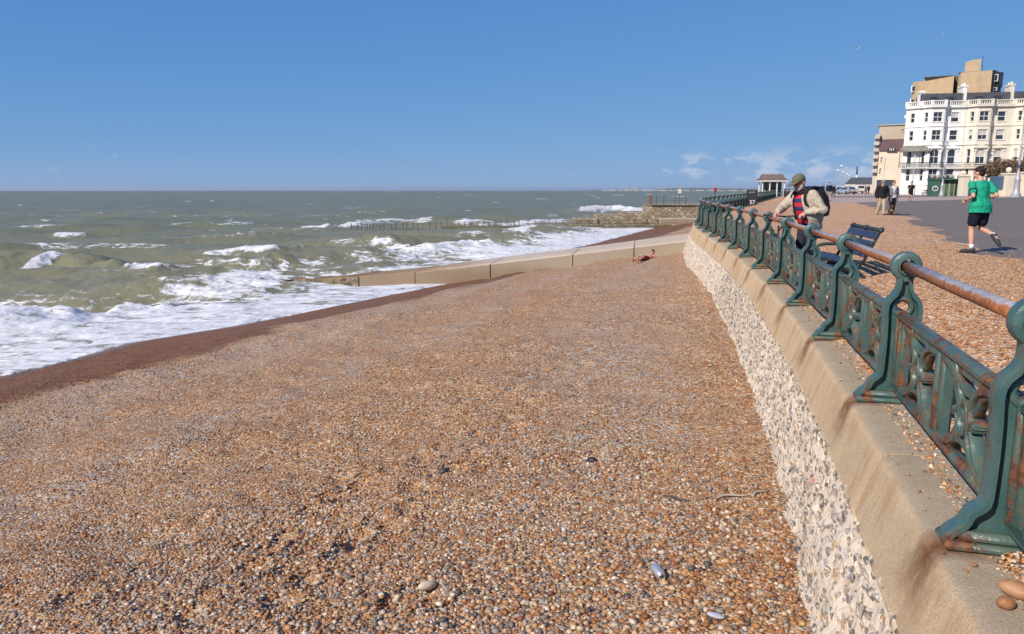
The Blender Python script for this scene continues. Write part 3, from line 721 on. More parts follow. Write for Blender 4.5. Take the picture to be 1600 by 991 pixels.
# flints
def flint_mat():
    t = NT('flint'); v = t.pos(); r = t.m('FRACT', t.m('ADD', t.rand(), t.new('ShaderNodeNewGeometry').outputs['Random Per Island']))
    c = t.ramp(r, [(0, (.11, .10, .095)), (.17, (.22, .20, .18)), (.34, (.40, .35, .295)), (.50, (.16, .135, .115)), (.60, (.52, .44, .35)), (.74, (.29, .24, .19)), (.88, (.44, .25, .11)), (.93, (.30, .295, .29))], 'CONSTANT')
    c = t.mix(t.mr(t.noise(v, 28, 4, .65), .47, .62, 0, .85), c, (.60, .50, .39)); c = t.mix(t.mr(t.noise(v, 60, 3, .6), .55, .7, 0, .6), c, (.06, .06, .065))
    return t.done(c, .45, t.bump(t.noise(v, 40, 3, .6), .4, .01), Specular_IOR_Level=.5)
M_FLINT = flint_mat()
def flint_shape(seed):
    v, f = ico_np(2); rg = np.random.default_rng(seed)
    w = v * 1.0
    for _ in range(5):                       # knapped faces
        n = rg.normal(size=3); n /= np.linalg.norm(n); d = rg.uniform(.45, .8); e = w @ n; w = w - np.maximum(e - d, 0)[:, None] * n
    w = w * (1 + .22 * (rg.uniform(size=(len(v), 1)) - .5)); return w, f
FSH = [flint_shape(k) for k in range(9)]; FME = []
def flint_low(seed):
    v, f = ico_np(1); rg = np.random.default_rng(seed); return v * (1 + .5 * (rg.uniform(size=(len(v), 1)) - .5)), f
FSL = [flint_low(k) for k in range(9)]
for k, (v, f) in enumerate(FSH):
    me = bpy.data.meshes.new('flint'); me.from_pydata([tuple(p) for p in v], [], [tuple(q) for q in f]); me.materials.append(M_FLINT)
    me.polygons.foreach_set('use_smooth', [True] * len(me.polygons)); me.set_sharp_from_angle(angle=R(32)); FME.append(me)
rg = np.random.default_rng(12); fl = []
q = float(s_of_y(1.2))
while q < s_of_y(16.5):
    y = float(np.interp(q, _sl, _fy)); dens = 1.0
    row = np.arange(.03, 1.02, .090)
    for f in row:
        if rg.uniform() < .10: continue
        fl.append((q + rg.uniform(-.045, .045), f + rg.uniform(-.05, .05), rg.uniform(.015, .040), rg.uniform(.020, .052)))
    q += .063
rest_v, rest_f = [], []
for i, (q, f, w, h) in enumerate(fl):
    px, py, nx, ny = [float(a) for a in wall_at(q)]; zt = float(zc_at(py)) - .362; zb = float(np.interp(py, [0, 3.5, 6, 30, 45], [1.92, 1.88, 1.72, 1.70, 1.5]))
    f = max(.03, f); o = .372 + .25 * f ** .9 + float((fbm(np.array(q * 2.2), np.array(f * 2), 203, 2) - .5) * .06) + float((fbm(np.array(q * 13), np.array(f * 9), 201, 4, .6) - .5) * .055) * .6 - rg.uniform(-.002, .012)
    M = Matrix(((-ny, nx, 0), (0, 0, 1), (nx, ny, 0))).transposed()      # local x along the wall, y up, z out of the wall
    M = M @ Matrix.Rotation(rg.normal(0, .5), 3, 'Z') @ Matrix.Rotation(rg.normal(.25, .2), 3, 'X')
    loc = Vector((px + nx * o, py + ny * o, zt + (zb - zt) * f)); sc = Vector((w, h, min(w, h) * .62))
    if 2.2 < py and i < 8 * 400 and sum(1 for c in wall_root.children if c.name.startswith('flint')) < 300 and py > 2.6:
        o_ = place('flint', FME[i % 9], loc - wall_root.location, M.to_euler(), sc, wall_root)
    else:
        v, fc = FSL[i % 9]; A = np.array(M) @ np.diag(sc); b = len(rest_v) * len(v)
        rest_v.append(v @ A.T + (np.array(loc) - ROOTL)); rest_f.append(fc + b)
me = bpy.data.meshes.new('flints'); V = np.concatenate(rest_v); F = np.concatenate(rest_f)
me.from_pydata([tuple(p) for p in V], [], [tuple(p) for p in F]); me.materials.append(M_FLINT); me.polygons.foreach_set('use_smooth', [True] * len(me.polygons)); me.set_sharp_from_angle(angle=R(32))
tag(place('flint_courses', me, parent=wall_root), kind='stuff')

# ------------------------------------------------------------------ the cast iron railing
def iron_mat(name, base, base2, rust_lo, rust_hi, lichen=.5):
    t = NT(name); v = t.pos()
    c = t.mix(t.mr(t.noise(v, 7, 5, .6), .35, .7), base, base2)
    c = t.mix(t.mr(t.noise(v, 3.1, 5, .65), .52, .68, 0, lichen), c, (.135, .125, .06))
    rs = t.noise(t.mapv(v, (1, 1, .5)), 8, 6, .72); rm = t.mr(rs, rust_lo, rust_hi)
    rc = t.mix(t.mr(t.noise(v, 26, 4, .65), .4, .65), (.085, .036, .024), (.22, .078, .026))
    c = t.mix(rm, c, rc)
    pit = t.noise(v, 60, 4, .7); c = t.mix(t.mr(pit, .62, .72, 0, .8), c, (.055, .03, .022))
    h = t.m('ADD', t.m('MULTIPLY', rm, .4), t.m('ADD', t.noise(v, 22, 4, .6), t.m('MULTIPLY', pit, .4)))
    return t.done(c, t.mr(rm, 0, 1, .36, .85), t.bump(h, .55, .007), Specular_IOR_Level=.45)
M_IRON = iron_mat('iron_paint', (.043, .098, .097), (.068, .130, .124), .57, .66, .5)
M_PANEL = iron_mat('iron_panel', (.050, .102, .096), (.085, .122, .094), .49, .58, .85)
def rail_mat():
    t = NT('rusty_rail'); v = t.pos(); nz = t.sepx(t.new('ShaderNodeNewGeometry').outputs['Normal'])[2]
    rust = t.mix(t.mr(t.noise(v, 30, 5, .65), .4, .65), (.26, .080, .024), (.40, .155, .055))
    rust = t.mix(t.mr(t.noise(v, 55, 4, .7), .58, .68), rust, (.09, .04, .03))
    grey = t.mix(t.mr(t.noise(v, 12, 5, .65), .4, .65), (.34, .33, .34), (.24, .21, .20))
    f = t.mr(t.m('ADD', nz, t.m('MULTIPLY', t.m('SUBTRACT', t.noise(v, 14, 6, .7), .5), 1.5)), .42, .72)
    dist = t.mr(t.noise(v, .35, 2, .5), .38, .55); col = t.mix(f, rust, grey)
    return t.done(col, t.mr(f, 0, 1, .85, .45), t.bump(t.noise(v, 45, 4, .7), .5, .006), Specular_IOR_Level=.5)
M_RAIL = rail_mat()
RING_Z = .93
HALF = [(.235, .0), (.245, .03), (.240, .055), (.218, .080), (.196, .098), (.180, .122), (.170, .150), (.150, .172), (.128, .190), (.116, .225), (.112, .40), (.114, .54), (.118, .615), (.117, .655), (.108, .69), (.090, .722), (.066, .748), (.051, .775), (.045, .81), (.046, .85)]
def smooth2(pts, n=3):
    out = []
    for i in range(len(pts) - 1):
        p0 = pts[max(i - 1, 0)]; p1 = pts[i]; p2 = pts[i + 1]; p3 = pts[min(i + 2, len(pts) - 1)]
        for k in range(n):
            t = k / n
            out.append(tuple(.5 * ((2 * p1[j]) + (-p0[j] + p2[j]) * t + (2 * p0[j] - 5 * p1[j] + 4 * p2[j] - p3[j]) * t * t + (-p0[j] + 3 * p1[j] - 3 * p2[j] + p3[j]) * t ** 3) for j in range(len(p1))))
    return out + [pts[-1]]
HS = smooth2(HALF, 2)
def rim(mb, sgn, wd=.034, dep=.105):
    """flanged edge following the outline of the post on one side"""
    rings = []
    for i, (x, z) in enumerate(HS):
        a = HS[max(i - 1, 0)]; b = HS[min(i + 1, len(HS) - 1)]; tx, tz = b[0] - a[0], b[1] - a[1]; l = math.hypot(tx, tz); nx, nz = -tz / l, tx / l       # inward normal (towards the axis)
        if nx > 0 and i > 3: pass
        o = (x, z); w = wd * (.8 if z > .76 else 1.0); q = []
        for (dn, dy) in ((0, -.36), (.0, .36), (.18, .5), (.82, .5), (1, .36), (1, -.36), (.82, -.5), (.18, -.5)):
            q.append((sgn * (o[0] + nx * w * dn), dy * dep, max(0.002, o[1] + nz * w * dn)))
        rings.append(q)
    mb.loft(rings, True)
def post_meshes():
    out = {}
    mb = MB(); rim(mb, 1); rim(mb, -1); out['frame'] = (mb.mesh('frame', M_IRON, 40), )
    # web with the round eye cut out
    outer = [(x - .018, z) for x, z in HS]; poly = outer + [(-x, z) for x, z in outer[::-1]]; eye = (0, .655); er = .036
    bm = bmesh.new(); n = 28
    ov = [bm.verts.new((x, 0, z)) for x, z in poly]; iv = [bm.verts.new((eye[0] + er * math.cos(a), 0, eye[1] + er * math.sin(a))) for a in [2 * math.pi * k / n for k in range(n)]]
    oe = [bm.edges.new((ov[i], ov[(i + 1) % len(ov)])) for i in range(len(ov))]; ie = [bm.edges.new((iv[i], iv[(i + 1) % n])) for i in range(n)]
    bmesh.ops.triangle_fill(bm, use_beauty=True, use_dissolve=False, edges=oe + ie)
    g = bmesh.ops.extrude_face_region(bm, geom=bm.faces[:])
    for e in g['geom']:
        if isinstance(e, bmesh.types.BMVert): e.co.y += .014
    for v_ in bm.verts: v_.co.y -= .007
    bmesh.ops.recalc_face_normals(bm, faces=bm.faces); me = bpy.data.meshes.new('web'); bm.to_mesh(me); bm.free(); me.materials.append(M_IRON); out['web'] = (me,)
    MX = Matrix.Rotation(math.pi / 2, 3, 'X')
    mb = MB(); mb.torus((0, 0, .655), .056, .021, 22, 8, MX); out['eye_ring'] = (mb.mesh('eye_ring', M_IRON, True),)
    mb = MB(); prof = [(.046, -.062), (.058, -.062), (.060, -.046), (.074, -.044), (.090, -.036), (.096, -.02), (.097, .0), (.096, .02), (.090, .036), (.074, .044), (.060, .046), (.058, .062), (.046, .062)]
    mb.lathe(prof, 24, (0, 0, RING_Z), MX, cap=False); mb.tube([(0, 0, .83), (0, 0, .90)], [.045, .052], 10); out['collar'] = (mb.mesh('collar', M_IRON, 40),)
    mb = MB(); mb.box((0, 0, .020), (.50, .17, .040), None, .014); mb.box((0, 0, .055), (.40, .13, .05), None, .02); out['foot'] = (mb.mesh('foot', M_PANEL, 40),)
    mb = MB(); mb.ell((0, 0, 0), (.024, .05, .024), 10, 6); out['bolt'] = (mb.mesh('bolt', M_IRON, True),)
    mb = MB(); mb.box((0, 0, .37), (.07, .085, .52), None, .012); out['stem'] = (mb.mesh('stem', M_PANEL, 40),)
    return out
PM = post_meshes()
# panel, local y from post to post
L_ = POST_STEP
def scroll_pts(cy, cz, ry, rz, a0, a1, n=12): return [(0, cy + ry * math.cos(a0 + (a1 - a0) * k / n), cz + rz * math.sin(a0 + (a1 - a0) * k / n)) for k in range(n + 1)]
def flatbar(mb, pts, hw, hd, closed=False):
    """a flat bar with chamfered edges following pts in the panel's plane (y, z); hw half width, hd half depth"""
    rings = []; n = len(pts)
    for i, p in enumerate(pts):
        a = pts[(i - 1) % n] if closed else pts[max(i - 1, 0)]; b = pts[(i + 1) % n] if closed else pts[min(i + 1, n - 1)]
        ty, tz = b[1] - a[1], b[2] - a[2]; l = math.hypot(ty, tz) or 1; ny, nz = -tz / l, ty / l; w = hw[min(i, len(hw) - 1)]
        rings.append([(hd * dx, p[1] + ny * w * dn, p[2] + nz * w * dn) for dx, dn in ((-1, -.55), (-.6, -1), (.6, -1), (1, -.55), (1, .55), (.6, 1), (-.6, 1), (-1, .55))])
    mb.loft(rings, True, closed)
def panel_meshes():
    out = []
    mb = MB(); mb.box((0, L_ / 2, .60), (.076, L_ - .06, .058), None, .02); mb.bx(-.022, .022, .05, L_ - .05, .545, .580); out.append(('top_rail', mb.mesh('top_rail', M_PANEL, 40)))
    mb = MB(); mb.box((0, L_ / 2, .115), (.070, L_ - .06, .055), None, .02); out.append(('bottom_rail', mb.mesh('bottom_rail', M_PANEL, 40)))
    for y, w in ((.105, .07), (.215, .045), (L_ / 2 - .058, .062), (L_ / 2 + .058, .062), (L_ - .215, .045), (L_ - .105, .07)):
        mb = MB(); mb.box((0, y, .355), (.066, w * .8, .44), None, .012); out.append(('upright', mb.mesh('upright', M_PANEL, 40)))
    for c in (.635, L_ - .635):
        for (a, b) in ((-1, 1), (1, 1), (-1, -1), (1, -1)):           # four curved leaves springing from the corners, meeting round an eye
            pts = [(0, c + a * .385, .355 + b * .205), (0, c + a * .26, .355 + b * .195), (0, c + a * .15, .355 + b * .155), (0, c + a * .085, .355 + b * .09), (0, c + a * .095, .355 + b * .02), (0, c + a * .155, .355 - b * .01)]
            mb = MB(); flatbar(mb, smooth2(pts, 3), [.021] * 4 + [.024] * 6 + [.018] * 6, .036); out.append(('leaf_scroll', mb.mesh('leaf_scroll', M_PANEL, 50)))
        for b in (1, -1):                                             # two bowed bars crossing from corner to corner, a small ring where they meet
            pts = [(0, c - .34, .355 - b * .195), (0, c - .20, .355 - b * .15), (0, c - .10, .355 - b * .045), (0, c, .355), (0, c + .10, .355 + b * .045), (0, c + .20, .355 + b * .15), (0, c + .34, .355 + b * .195)]
            mb = MB(); flatbar(mb, smooth2(pts, 3), [.018], .026 + .004 * b); out.append(('cross_bar', mb.mesh('cross_bar', M_PANEL, 50)))
        mb = MB(); flatbar(mb, scroll_pts(c, .355, .062, .078, 0, 2 * math.pi, 18)[:-1], [.015], .036, True); out.append(('centre_ring', mb.mesh('centre_ring', M_PANEL, 50)))
        for b in (1, -1):
            mb = MB(); flatbar(mb, scroll_pts(c, .355 + b * .235, .20, .115, 0, -b * math.pi, 12), [.016], .030); out.append(('arch_scroll', mb.mesh('arch_scroll', M_PANEL, 50)))
    return out
PNL = panel_meshes()
def join_meshes(name, items):
    """several meshes (with offsets) as one mesh, for the posts and panels too far off to show their pieces"""
    bm = bmesh.new(); mats = []
    for me, off in items:
        if me.materials[0] not in mats: mats.append(me.materials[0])
        t = me.copy(); t.transform(Matrix.Translation(off)); k = len(bm.faces); bm.from_mesh(t); bm.faces.ensure_lookup_table()
        for f in bm.faces[k:]: f.material_index = mats.index(me.materials[0])
        bpy.data.meshes.remove(t)
    r = bpy.data.meshes.new(name); bm.to_mesh(r); bm.free(); [r.materials.append(m) for m in mats]; r.set_sharp_from_angle(angle=R(40)); return r
POST_FAR = join_meshes('post', [(PM[k][0], (0, 0, 0)) for k in ('frame', 'web', 'eye_ring', 'collar', 'foot', 'stem')])
PANEL_FAR = join_meshes('panel', [(m, (0, 0, 0)) for _, m in PNL])
rail_root = tag(empty('railing', (float(wall_x(2.76)), 2.76, float(zc_at(2.76)))), 'weathered green cast iron seafront railing with a rusty handrail on top of the sea wall', 'railing')
mb = MB(); mb.tube([(0, 0, 0), (0, .55, .0015), (0, 1.1, -.0015), (0, L_, 0)], .0365, 14); RAIL_ME = mb.mesh('handrail', M_RAIL, True)
RL = Vector(rail_root.location)
pts = [tuple(float(a) for a in wall_at(q)) for q in post_s]
for i, (q, (px, py, nx, ny)) in enumerate(zip(post_s, pts)):
    z = float(zc_at(py)); ang = math.atan2(nx, -ny) ; ang = math.atan2(-nx * -1, 1) if False else math.atan2(-ny, -nx)    # local -x is seaward
    ang = math.atan2(ny, nx) + math.pi
    loc = Vector((px, py, z)) - RL; near = py < 19
    if near:
        p = empty('post', loc, ang, rail_root)
        for k in ('frame', 'web', 'eye_ring', 'collar', 'foot', 'stem'): place(k, PM[k][0], parent=p)
        for sx in (-.165, .165): place('bolt', PM['bolt'][0], (sx, 0, .098), parent=p)
    else: place('post', POST_FAR, loc, (0, 0, ang), parent=rail_root)
    if i + 1 < len(pts):
        qx, qy = pts[i + 1][0], pts[i + 1][1]; z2 = float(zc_at(qy)); d = math.hypot(qx - px, qy - py)
        pa = math.atan2(qy - py, qx - px) - math.pi / 2; pt = math.atan2(z2 - z, d)
        if near:
            pn = empty('panel', loc, pa, rail_root); pn.rotation_euler = (pt, 0, pa); pn.scale = (1, d / L_, 1)
            for nm, m in PNL: place(nm, m, parent=pn)
        else: place('panel', PANEL_FAR, loc, (pt, 0, pa), (1, d / L_, 1), rail_root)
        place('handrail', RAIL_ME, loc + Vector((0, 0, RING_Z)), (pt, 0, pa), (1, d / L_, 1), rail_root)
# ------------------------------------------------------------------ concrete groyne across the beach
def concrete_mat(name, c1, c2, weed=False):
    t = NT(name); v = t.pos(); z = t.sepx(v)[2]
    c = t.mix(t.mr(t.noise(v, 1.2, 5, .6), .35, .68), c1, c2)
    c = t.mix(t.mr(t.noise(v, 30, 4, .7), .52, .66, 0, .45), c, tuple(x * .55 for x in c1))
    tide = t.m('ADD', z, t.m('MULTIPLY', t.m('SUBTRACT', t.noise(v, 1.6, 4, .6), .5), .7))
    c = t.mix(t.mr(tide, 1.15, .45, 0, .8), c, (.24, .135, .06))
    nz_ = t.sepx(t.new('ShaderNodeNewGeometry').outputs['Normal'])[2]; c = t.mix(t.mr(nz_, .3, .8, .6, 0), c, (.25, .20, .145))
    if weed: c = t.mix(t.mr(t.noise(v, 3.5, 5, .7), .46, .60, 0, .85), c, (.06, .065, .028)); c = t.mix(t.mr(t.noise(v, 7, 4, .7), .6, .68), c, (.55, .50, .42))
    return t.done(c, .88, t.bump(t.noise(v, 12, 5, .65), .5, .04), Specular_IOR_Level=.25)
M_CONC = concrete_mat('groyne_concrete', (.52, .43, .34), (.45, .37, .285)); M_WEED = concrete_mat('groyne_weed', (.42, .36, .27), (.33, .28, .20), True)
GA, GB = Vector((7.9, 30.9)), Vector((-12.6, 34.5)); GD = (GB - GA).normalized(); GN = Vector((-GD.y, GD.x)); GN = GN if GN.y > 0 else -GN
def on_line(u, A, Dv):          # where the sight line through column u crosses a plan line
    k = (u - 800) / 1155.0 ; k = k / (math.cos(PITCH) + .075 * math.sin(PITCH)) ; t = (k * A.y - A.x) / (Dv.x - k * Dv.y); return A + Dv * t
GS = [(1085, 375, 362), (1060, 378, 365), (990, 386.5, 374.5), (895, 397.5, 386.5), (830, 405, 393.5), (766, 413, 401), (700, 420, 410), (648, 425.5, 417.5), (600, 429.5, 423), (560, 432, 427), (500, 436, 431.5), (440, 438, 434.5), (385, 439.5, 437)]
sec = []
for u, vn, vf in GS:
    a = on_line(u, GA, GD); b = a + GN * 3.7; zn = PY(u, vn, a.y).z; zf = PY(800 + (u - 800) * .97, vf, b.y).z
    sec.append((a, b, zn, zn + (zf - zn) * .5))
gr = tag(empty('groyne', (sec[5][0].x, sec[5][0].y, 0)), 'sloping pale concrete groyne running down the beach into the surf, nearest the camera', 'groyne')
def slab(i, j, gap, mat, rough=0):
    mb = MB(); rings = []; steps = 10 if rough else 5
    for k in range(steps + 1):
        f = k / steps; f = f * (1 - gap) + gap / 2
        t = i + (j - i) * f; n = int(min(t, len(sec) - 2)); g = t - n
        A = sec[n][0].lerp(sec[n + 1][0], g); B = sec[n][1].lerp(sec[n + 1][1], g); zn = sec[n][2] * (1 - g) + sec[n + 1][2] * g; zf = sec[n][3] * (1 - g) + sec[n + 1][3] * g
        q = []
        for (w, z) in ((0, -.8), (0, zn - .03), (.012, zn), (.33, zn * .67 + zf * .33), (.66, zn * .34 + zf * .66), (.99, zf), (1, zf - .04), (1, -.8)):
            p = A.lerp(B, w); h = random.uniform(-1, 1) * rough if z > -.5 else 0; q.append((p.x + h * .8, p.y + h * .8, z + h))
        rings.append(q)
    mb.loft(rings, True); mb.build('slab', mat, gr, 35, world=True)
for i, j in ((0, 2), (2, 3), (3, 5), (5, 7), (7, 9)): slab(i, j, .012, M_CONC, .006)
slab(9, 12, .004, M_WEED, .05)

# ------------------------------------------------------------------ the farther groyne: stepped stone walls, iron posts
YG = 83.0
def at83(u, v): return PY(u, v, YG)
def masonry_mat():
    t = NT('groyne_masonry'); v = t.pos()
    vv = t.mapv(v, (1, 1, 1.5)); cell = t.voro(vv, 1.9, 'Color'); ed = t.voro(vv, 1.9, 'Distance', 'DISTANCE_TO_EDGE')
    c = t.ramp(t.sepx(cell)[0], [(0, (.30, .235, .15)), (.3, (.40, .33, .23)), (.55, (.24, .19, .125)), (.8, (.46, .39, .29))], 'CONSTANT')
    c = t.mix(t.mr(t.noise(v, 2.5, 5, .65), .4, .7, 0, .6), c, (.27, .22, .15)); c = t.mix(t.mr(ed, .02, .07, 1, 0), c, (.16, .13, .09))
    z = t.sepx(v)[2]; c = t.mix(t.mr(t.m('ADD', z, t.noise(v, 1, 4, .6)), 1.3, .8, 0, .8), c, (.10, .09, .05))
    return t.done(c, .9, t.bump(t.mr(ed, 0, .1), .6, .06))
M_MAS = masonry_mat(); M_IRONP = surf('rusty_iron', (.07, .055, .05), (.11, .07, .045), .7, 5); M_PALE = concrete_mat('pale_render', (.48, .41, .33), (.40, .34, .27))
g2 = tag(empty('stone_groyne', at83(960, 352)), 'stepped stone groyne with a line of iron posts, waves breaking over its seaward end', 'groyne')
def blk(name, u0, u1, v0, v1, y0, y1, mat, bev=.05, slope=0):
    a = at83(u0, v0); b = at83(u1, v1); mb = MB(); mb.bx(a.x, b.x, YG + y0, YG + y1, b.z, a.z, bev); return mb.build(name, mat, g2, world=True)
blk('lower_deck', 690, 842, 354.2, 372, 0, 2.2, M_MAS); blk('ledge', 838, 1100, 350.5, 375, -.6, 5, M_MAS); blk('apron', 892, 1110, 359.5, 378, -2.4, -.65, M_MAS)
blk('wall_block', 900, 936, 342.5, 362, 1.2, 5.2, M_MAS); blk('wall_block', 936.4, 1019, 336, 362, 1.4, 5.4, M_MAS); blk('wall_block', 976, 1019, 332.5, 340, 1.7, 5.0, M_MAS)
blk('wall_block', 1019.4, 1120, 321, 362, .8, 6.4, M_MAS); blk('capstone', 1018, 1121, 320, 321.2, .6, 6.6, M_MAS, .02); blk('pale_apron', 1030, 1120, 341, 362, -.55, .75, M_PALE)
mb = MB(); c = at83(1020.5, 314); mb.box((c.x, YG + 1.6, c.z), (.38, .38, 1.25), None, .03); mb.build('gate_pier', surf('brown_timber', (.20, .11, .075), (.15, .08, .05), .8, 5), g2, world=True)
posts = [548, 558, 564, 573, 577, 582, 593, 599, 611, 617, 629, 635, 645, 652, 671, 681, 689, 699, 706, 717, 726, 735, 745, 755, 764, 773, 782, 792, 804, 811, 825, 836, 847, 858, 869, 880, 897, 921, 946, 969, 992, 1012, 1029, 1037]
ppts = []
for u in posts:
    vt = np.interp(u, [548, 640, 670, 830, 1040], [350, 348.5, 347.5, 344.5, 343]) + random.uniform(-.5, .5); vb = np.interp(u, [548, 690, 840, 1040], [356, 355.5, 352, 351]) + 4
    a = at83(u, vt); b = at83(u, vb); ppts.append(a); mb = MB(); w = .075 if u < 900 else .085
    mb.box((a.x, YG + .3, (a.z + b.z) / 2), (w, w, a.z - b.z), Euler((0, random.uniform(-.05, .05), 0))); mb.build('post', M_IRONP, g2, world=True)
mb = MB(); mb.tube([(p.x, YG + .3, p.z - .12) for p in ppts if p.x > 1], .016, 5); mb.build('wire', M_IRONP, g2, world=True)
mb = MB(); mb.tube([(p.x, YG + .3, p.z - .45) for p in ppts if p.x > 1], .014, 5); mb.build('wire', M_IRONP, g2, world=True)
tops = []
for u in (1029, 1041, 1059, 1076):
    a = at83(u, 306.5); b = at83(u, 321); mb = MB(); mb.box((a.x, YG + 1.2, (a.z + b.z) / 2), (.07, .07, a.z - b.z)); mb.build('fence_post', M_IRONP, g2, world=True); tops.append(a)
for dz in (-.1, -.5):
    mb = MB(); mb.tube([(p.x, YG + 1.2, p.z + dz) for p in tops], .014, 5); mb.build('fence_wire', M_IRONP, g2, world=True)
sg = tag(empty('warning_sign', at83(1065, 320)), 'small cream warning sign with an orange edge on a pole above the stone groyne', 'sign')
M_CREAM = surf('sign_cream', (.72, .66, .56), None, .6, 4); M_ORANGE = surf('sign_orange', (.60, .25, .10), None, .6, 4)
a = at83(1065, 299); mb = MB(); mb.box((0, 1.2, (a.z - sg.location.z) / 2 - .1), (.06, .06, a.z - sg.location.z + .2)); mb.build('pole', M_IRONP, sg)
mb = MB(); mb.box((0, 1.14, a.z - sg.location.z), (.36, .04, .5)); mb.build('board', M_CREAM, sg); mb = MB(); mb.box((0, 1.15, a.z - sg.location.z + .28), (.40, .05, .07)); mb.build('edging', M_ORANGE, sg)

# ------------------------------------------------------------------ lifebuoy post, litter bins, seafront shelter
M_BLACK = surf('black_plastic', (.018, .020, .022), (.03, .03, .032), .5, 8); M_RED = surf('red_paint', (.50, .035, .025), (.42, .03, .02), .5, 6); M_WHITE = surf('white_paint', (.78, .77, .74), (.70, .69, .66), .55, 3)
lb = tag(empty('lifebuoy_stand', PY(1117, 309, 75)), 'small red lifebuoy holder on a post beyond the curve of the railing', 'lifebuoy'); hb = PY(1117, 296.5, 75).z - lb.location.z
mb = MB(); mb.box((0, 0, hb / 2 - .8), (.07, .07, hb + 1.6)); mb.build('post', M_IRONP, lb); mb = MB(); mb.torus((0, -.06, hb), .13, .05, 18, 8, Matrix.Rotation(math.pi / 2, 3, 'X')); mb.build('ring', M_RED, lb, True)
mb = MB(); mb.box((0, 0, hb), (.26, .05, .42), None, .02); mb.build('backing_board', surf('faded_red', (.34, .10, .07), None, .7, 4), lb)
def litter_bin(loc, rz, label):
    o = tag(empty('litter_bin', loc, rz), label, 'bin', 'black litter bins along the railing')
    mb = MB(); mb.bx(-.34, .34, -.34, .34, .02, .86, .02); mb.build('body', M_BLACK, o)
    mb = MB(); mb.bx(-.37, .37, -.37, .37, 1.04, 1.14, .03); mb.build('lid', M_BLACK, o)
    for x in (-.31, .31):
        for yy_ in (-.31, .31): mb = MB(); mb.bx(x - .03, x + .03, yy_ - .03, yy_ + .03, .86, 1.04); mb.build('corner_post', M_BLACK, o)
    return o
y = 55.5; b1 = litter_bin((float(wall_x(y)) + .62, y, float(prom_z(np.array(wall_x(y) + .62), np.array(y)))), R(-12), 'black litter bin numbered 37 standing against the curve of the railing')
y = 100.; b2 = litter_bin((float(wall_x(y)) + 1.75, y, float(zg(y)) - .01), R(-15), 'black litter bin beside the seafront shelter')
def text(name, body, size, mat, loc, rot, parent):
    cu = bpy.data.curves.new(name, 'FONT'); cu.body = body; cu.size = size; cu.align_x = 'CENTER'; cu.align_y = 'CENTER'; cu.extrude = .002
    o = bpy.data.objects.new(name, cu); dg = bpy.context.evaluated_depsgraph_get(); COL.objects.link(o); bpy.context.view_layer.update()
    me = bpy.data.meshes.new_from_object(o.evaluated_get(bpy.context.evaluated_depsgraph_get())); bpy.data.objects.remove(o); me.materials.clear(); me.materials.append(mat)
    return place(name, me, loc, rot, (1, 1, 1), parent)
text('number', '37', .42, M_WHITE, (0, -.345, .24), (math.pi / 2, 0, 0), b1)

y = 109.0; sx = float(PY(1205, 300, y).x); sh = tag(empty('seafront_shelter', (sx, y, float(zg(y))), R(-8)), 'seafront shelter with a flared brown roof and white posts and fascia', 'shelter')
M_TILE = surf('shelter_roof', (.165, .125, .105), (.12, .09, .078), .8, 2.5, .3, 14); M_GLASSD = NT('dark_glass').done((.035, .042, .05), .08, None, Specular_IOR_Level=.6); M_GREYW = surf('grey_timber', (.20, .19, .18), (.15, .14, .135), .8, 5)
rings = []
for (hx, hy, z) in ((2.02, 1.75, 2.36), (1.98, 1.70, 2.42), (1.78, 1.45, 2.50), (1.58, 1.2, 2.66), (1.48, 1.05, 2.90), (1.40, .95, 3.12), (1.36, .3, 3.2)): rings.append([(-hx, -hy, z), (hx, -hy, z), (hx, hy, z), (-hx, hy, z)])
mb = MB(); mb.loft(rings, True); mb.build('roof', M_TILE, sh); mb = MB(); mb.bx(-1.95, 1.95, -1.68, 1.68, 2.14, 2.36, .02); mb.build('fascia', M_WHITE, sh)
for x in (-1.5, -.5, .5, 1.5):
    for yy_ in (-1.3, 1.3): mb = MB(); mb.bx(x - .07, x + .07, yy_ - .07, yy_ + .07, 0, 2.14, .01); mb.build('post', M_WHITE, sh)
mb = MB(); mb.bx(-1.4, 1.4, -.06, .06, .0, 2.1); mb.build('dividing_screen', M_GREYW, sh)
for k in range(6): mb = MB(); mb.bx(-1.3 + k * .44, -.92 + k * .44, -.09, -.062, 1.0, 2.0); mb.build('pane', M_GLASSD, sh)
mb = MB(); mb.bx(-1.35, 1.35, -.62, -.12, .40, .46, .01); mb.bx(-1.3, -1.2, -.6, -.12, 0, .4); mb.bx(1.2, 1.3, -.6, -.12, 0, .4); mb.build('seat', M_GREYW, sh)
# ------------------------------------------------------------------ houses behind the promenade
def glass_mat(name, c, r=.06):
    t = NT(name); return t.done(t.mix(t.mr(t.noise(t.pos(), .8, 3, .6), .4, .65), c, tuple(x * .5 for x in c)), r, None, Specular_IOR_Level=.7)
M_PANE = glass_mat('window_glass', (.035, .042, .055)); M_BLIND = surf('blind', (.50, .48, .45), (.42, .40, .38), .8, 2)
M_STW = surf('white_stucco', (.80, .78, .745), (.74, .72, .68), .8, .5, dirt=(.60, .57, .52)); M_STC = surf('cream_stucco', (.72, .655, .545), (.665, .60, .495), .8, .5, dirt=(.55, .49, .40))
M_STY = surf('yellow_stucco', (.77, .70, .555), (.71, .64, .50), .8, .5, dirt=(.58, .51, .40)); M_FRAME = surf('window_frame', (.78, .77, .74), None, .6, 2)
M_IRONB = surf('balcony_iron', (.03, .032, .034), (.05, .05, .048), .6, 6); M_SLATE = surf('slate', (.085, .085, .095), (.06, .06, .068), .65, 2)
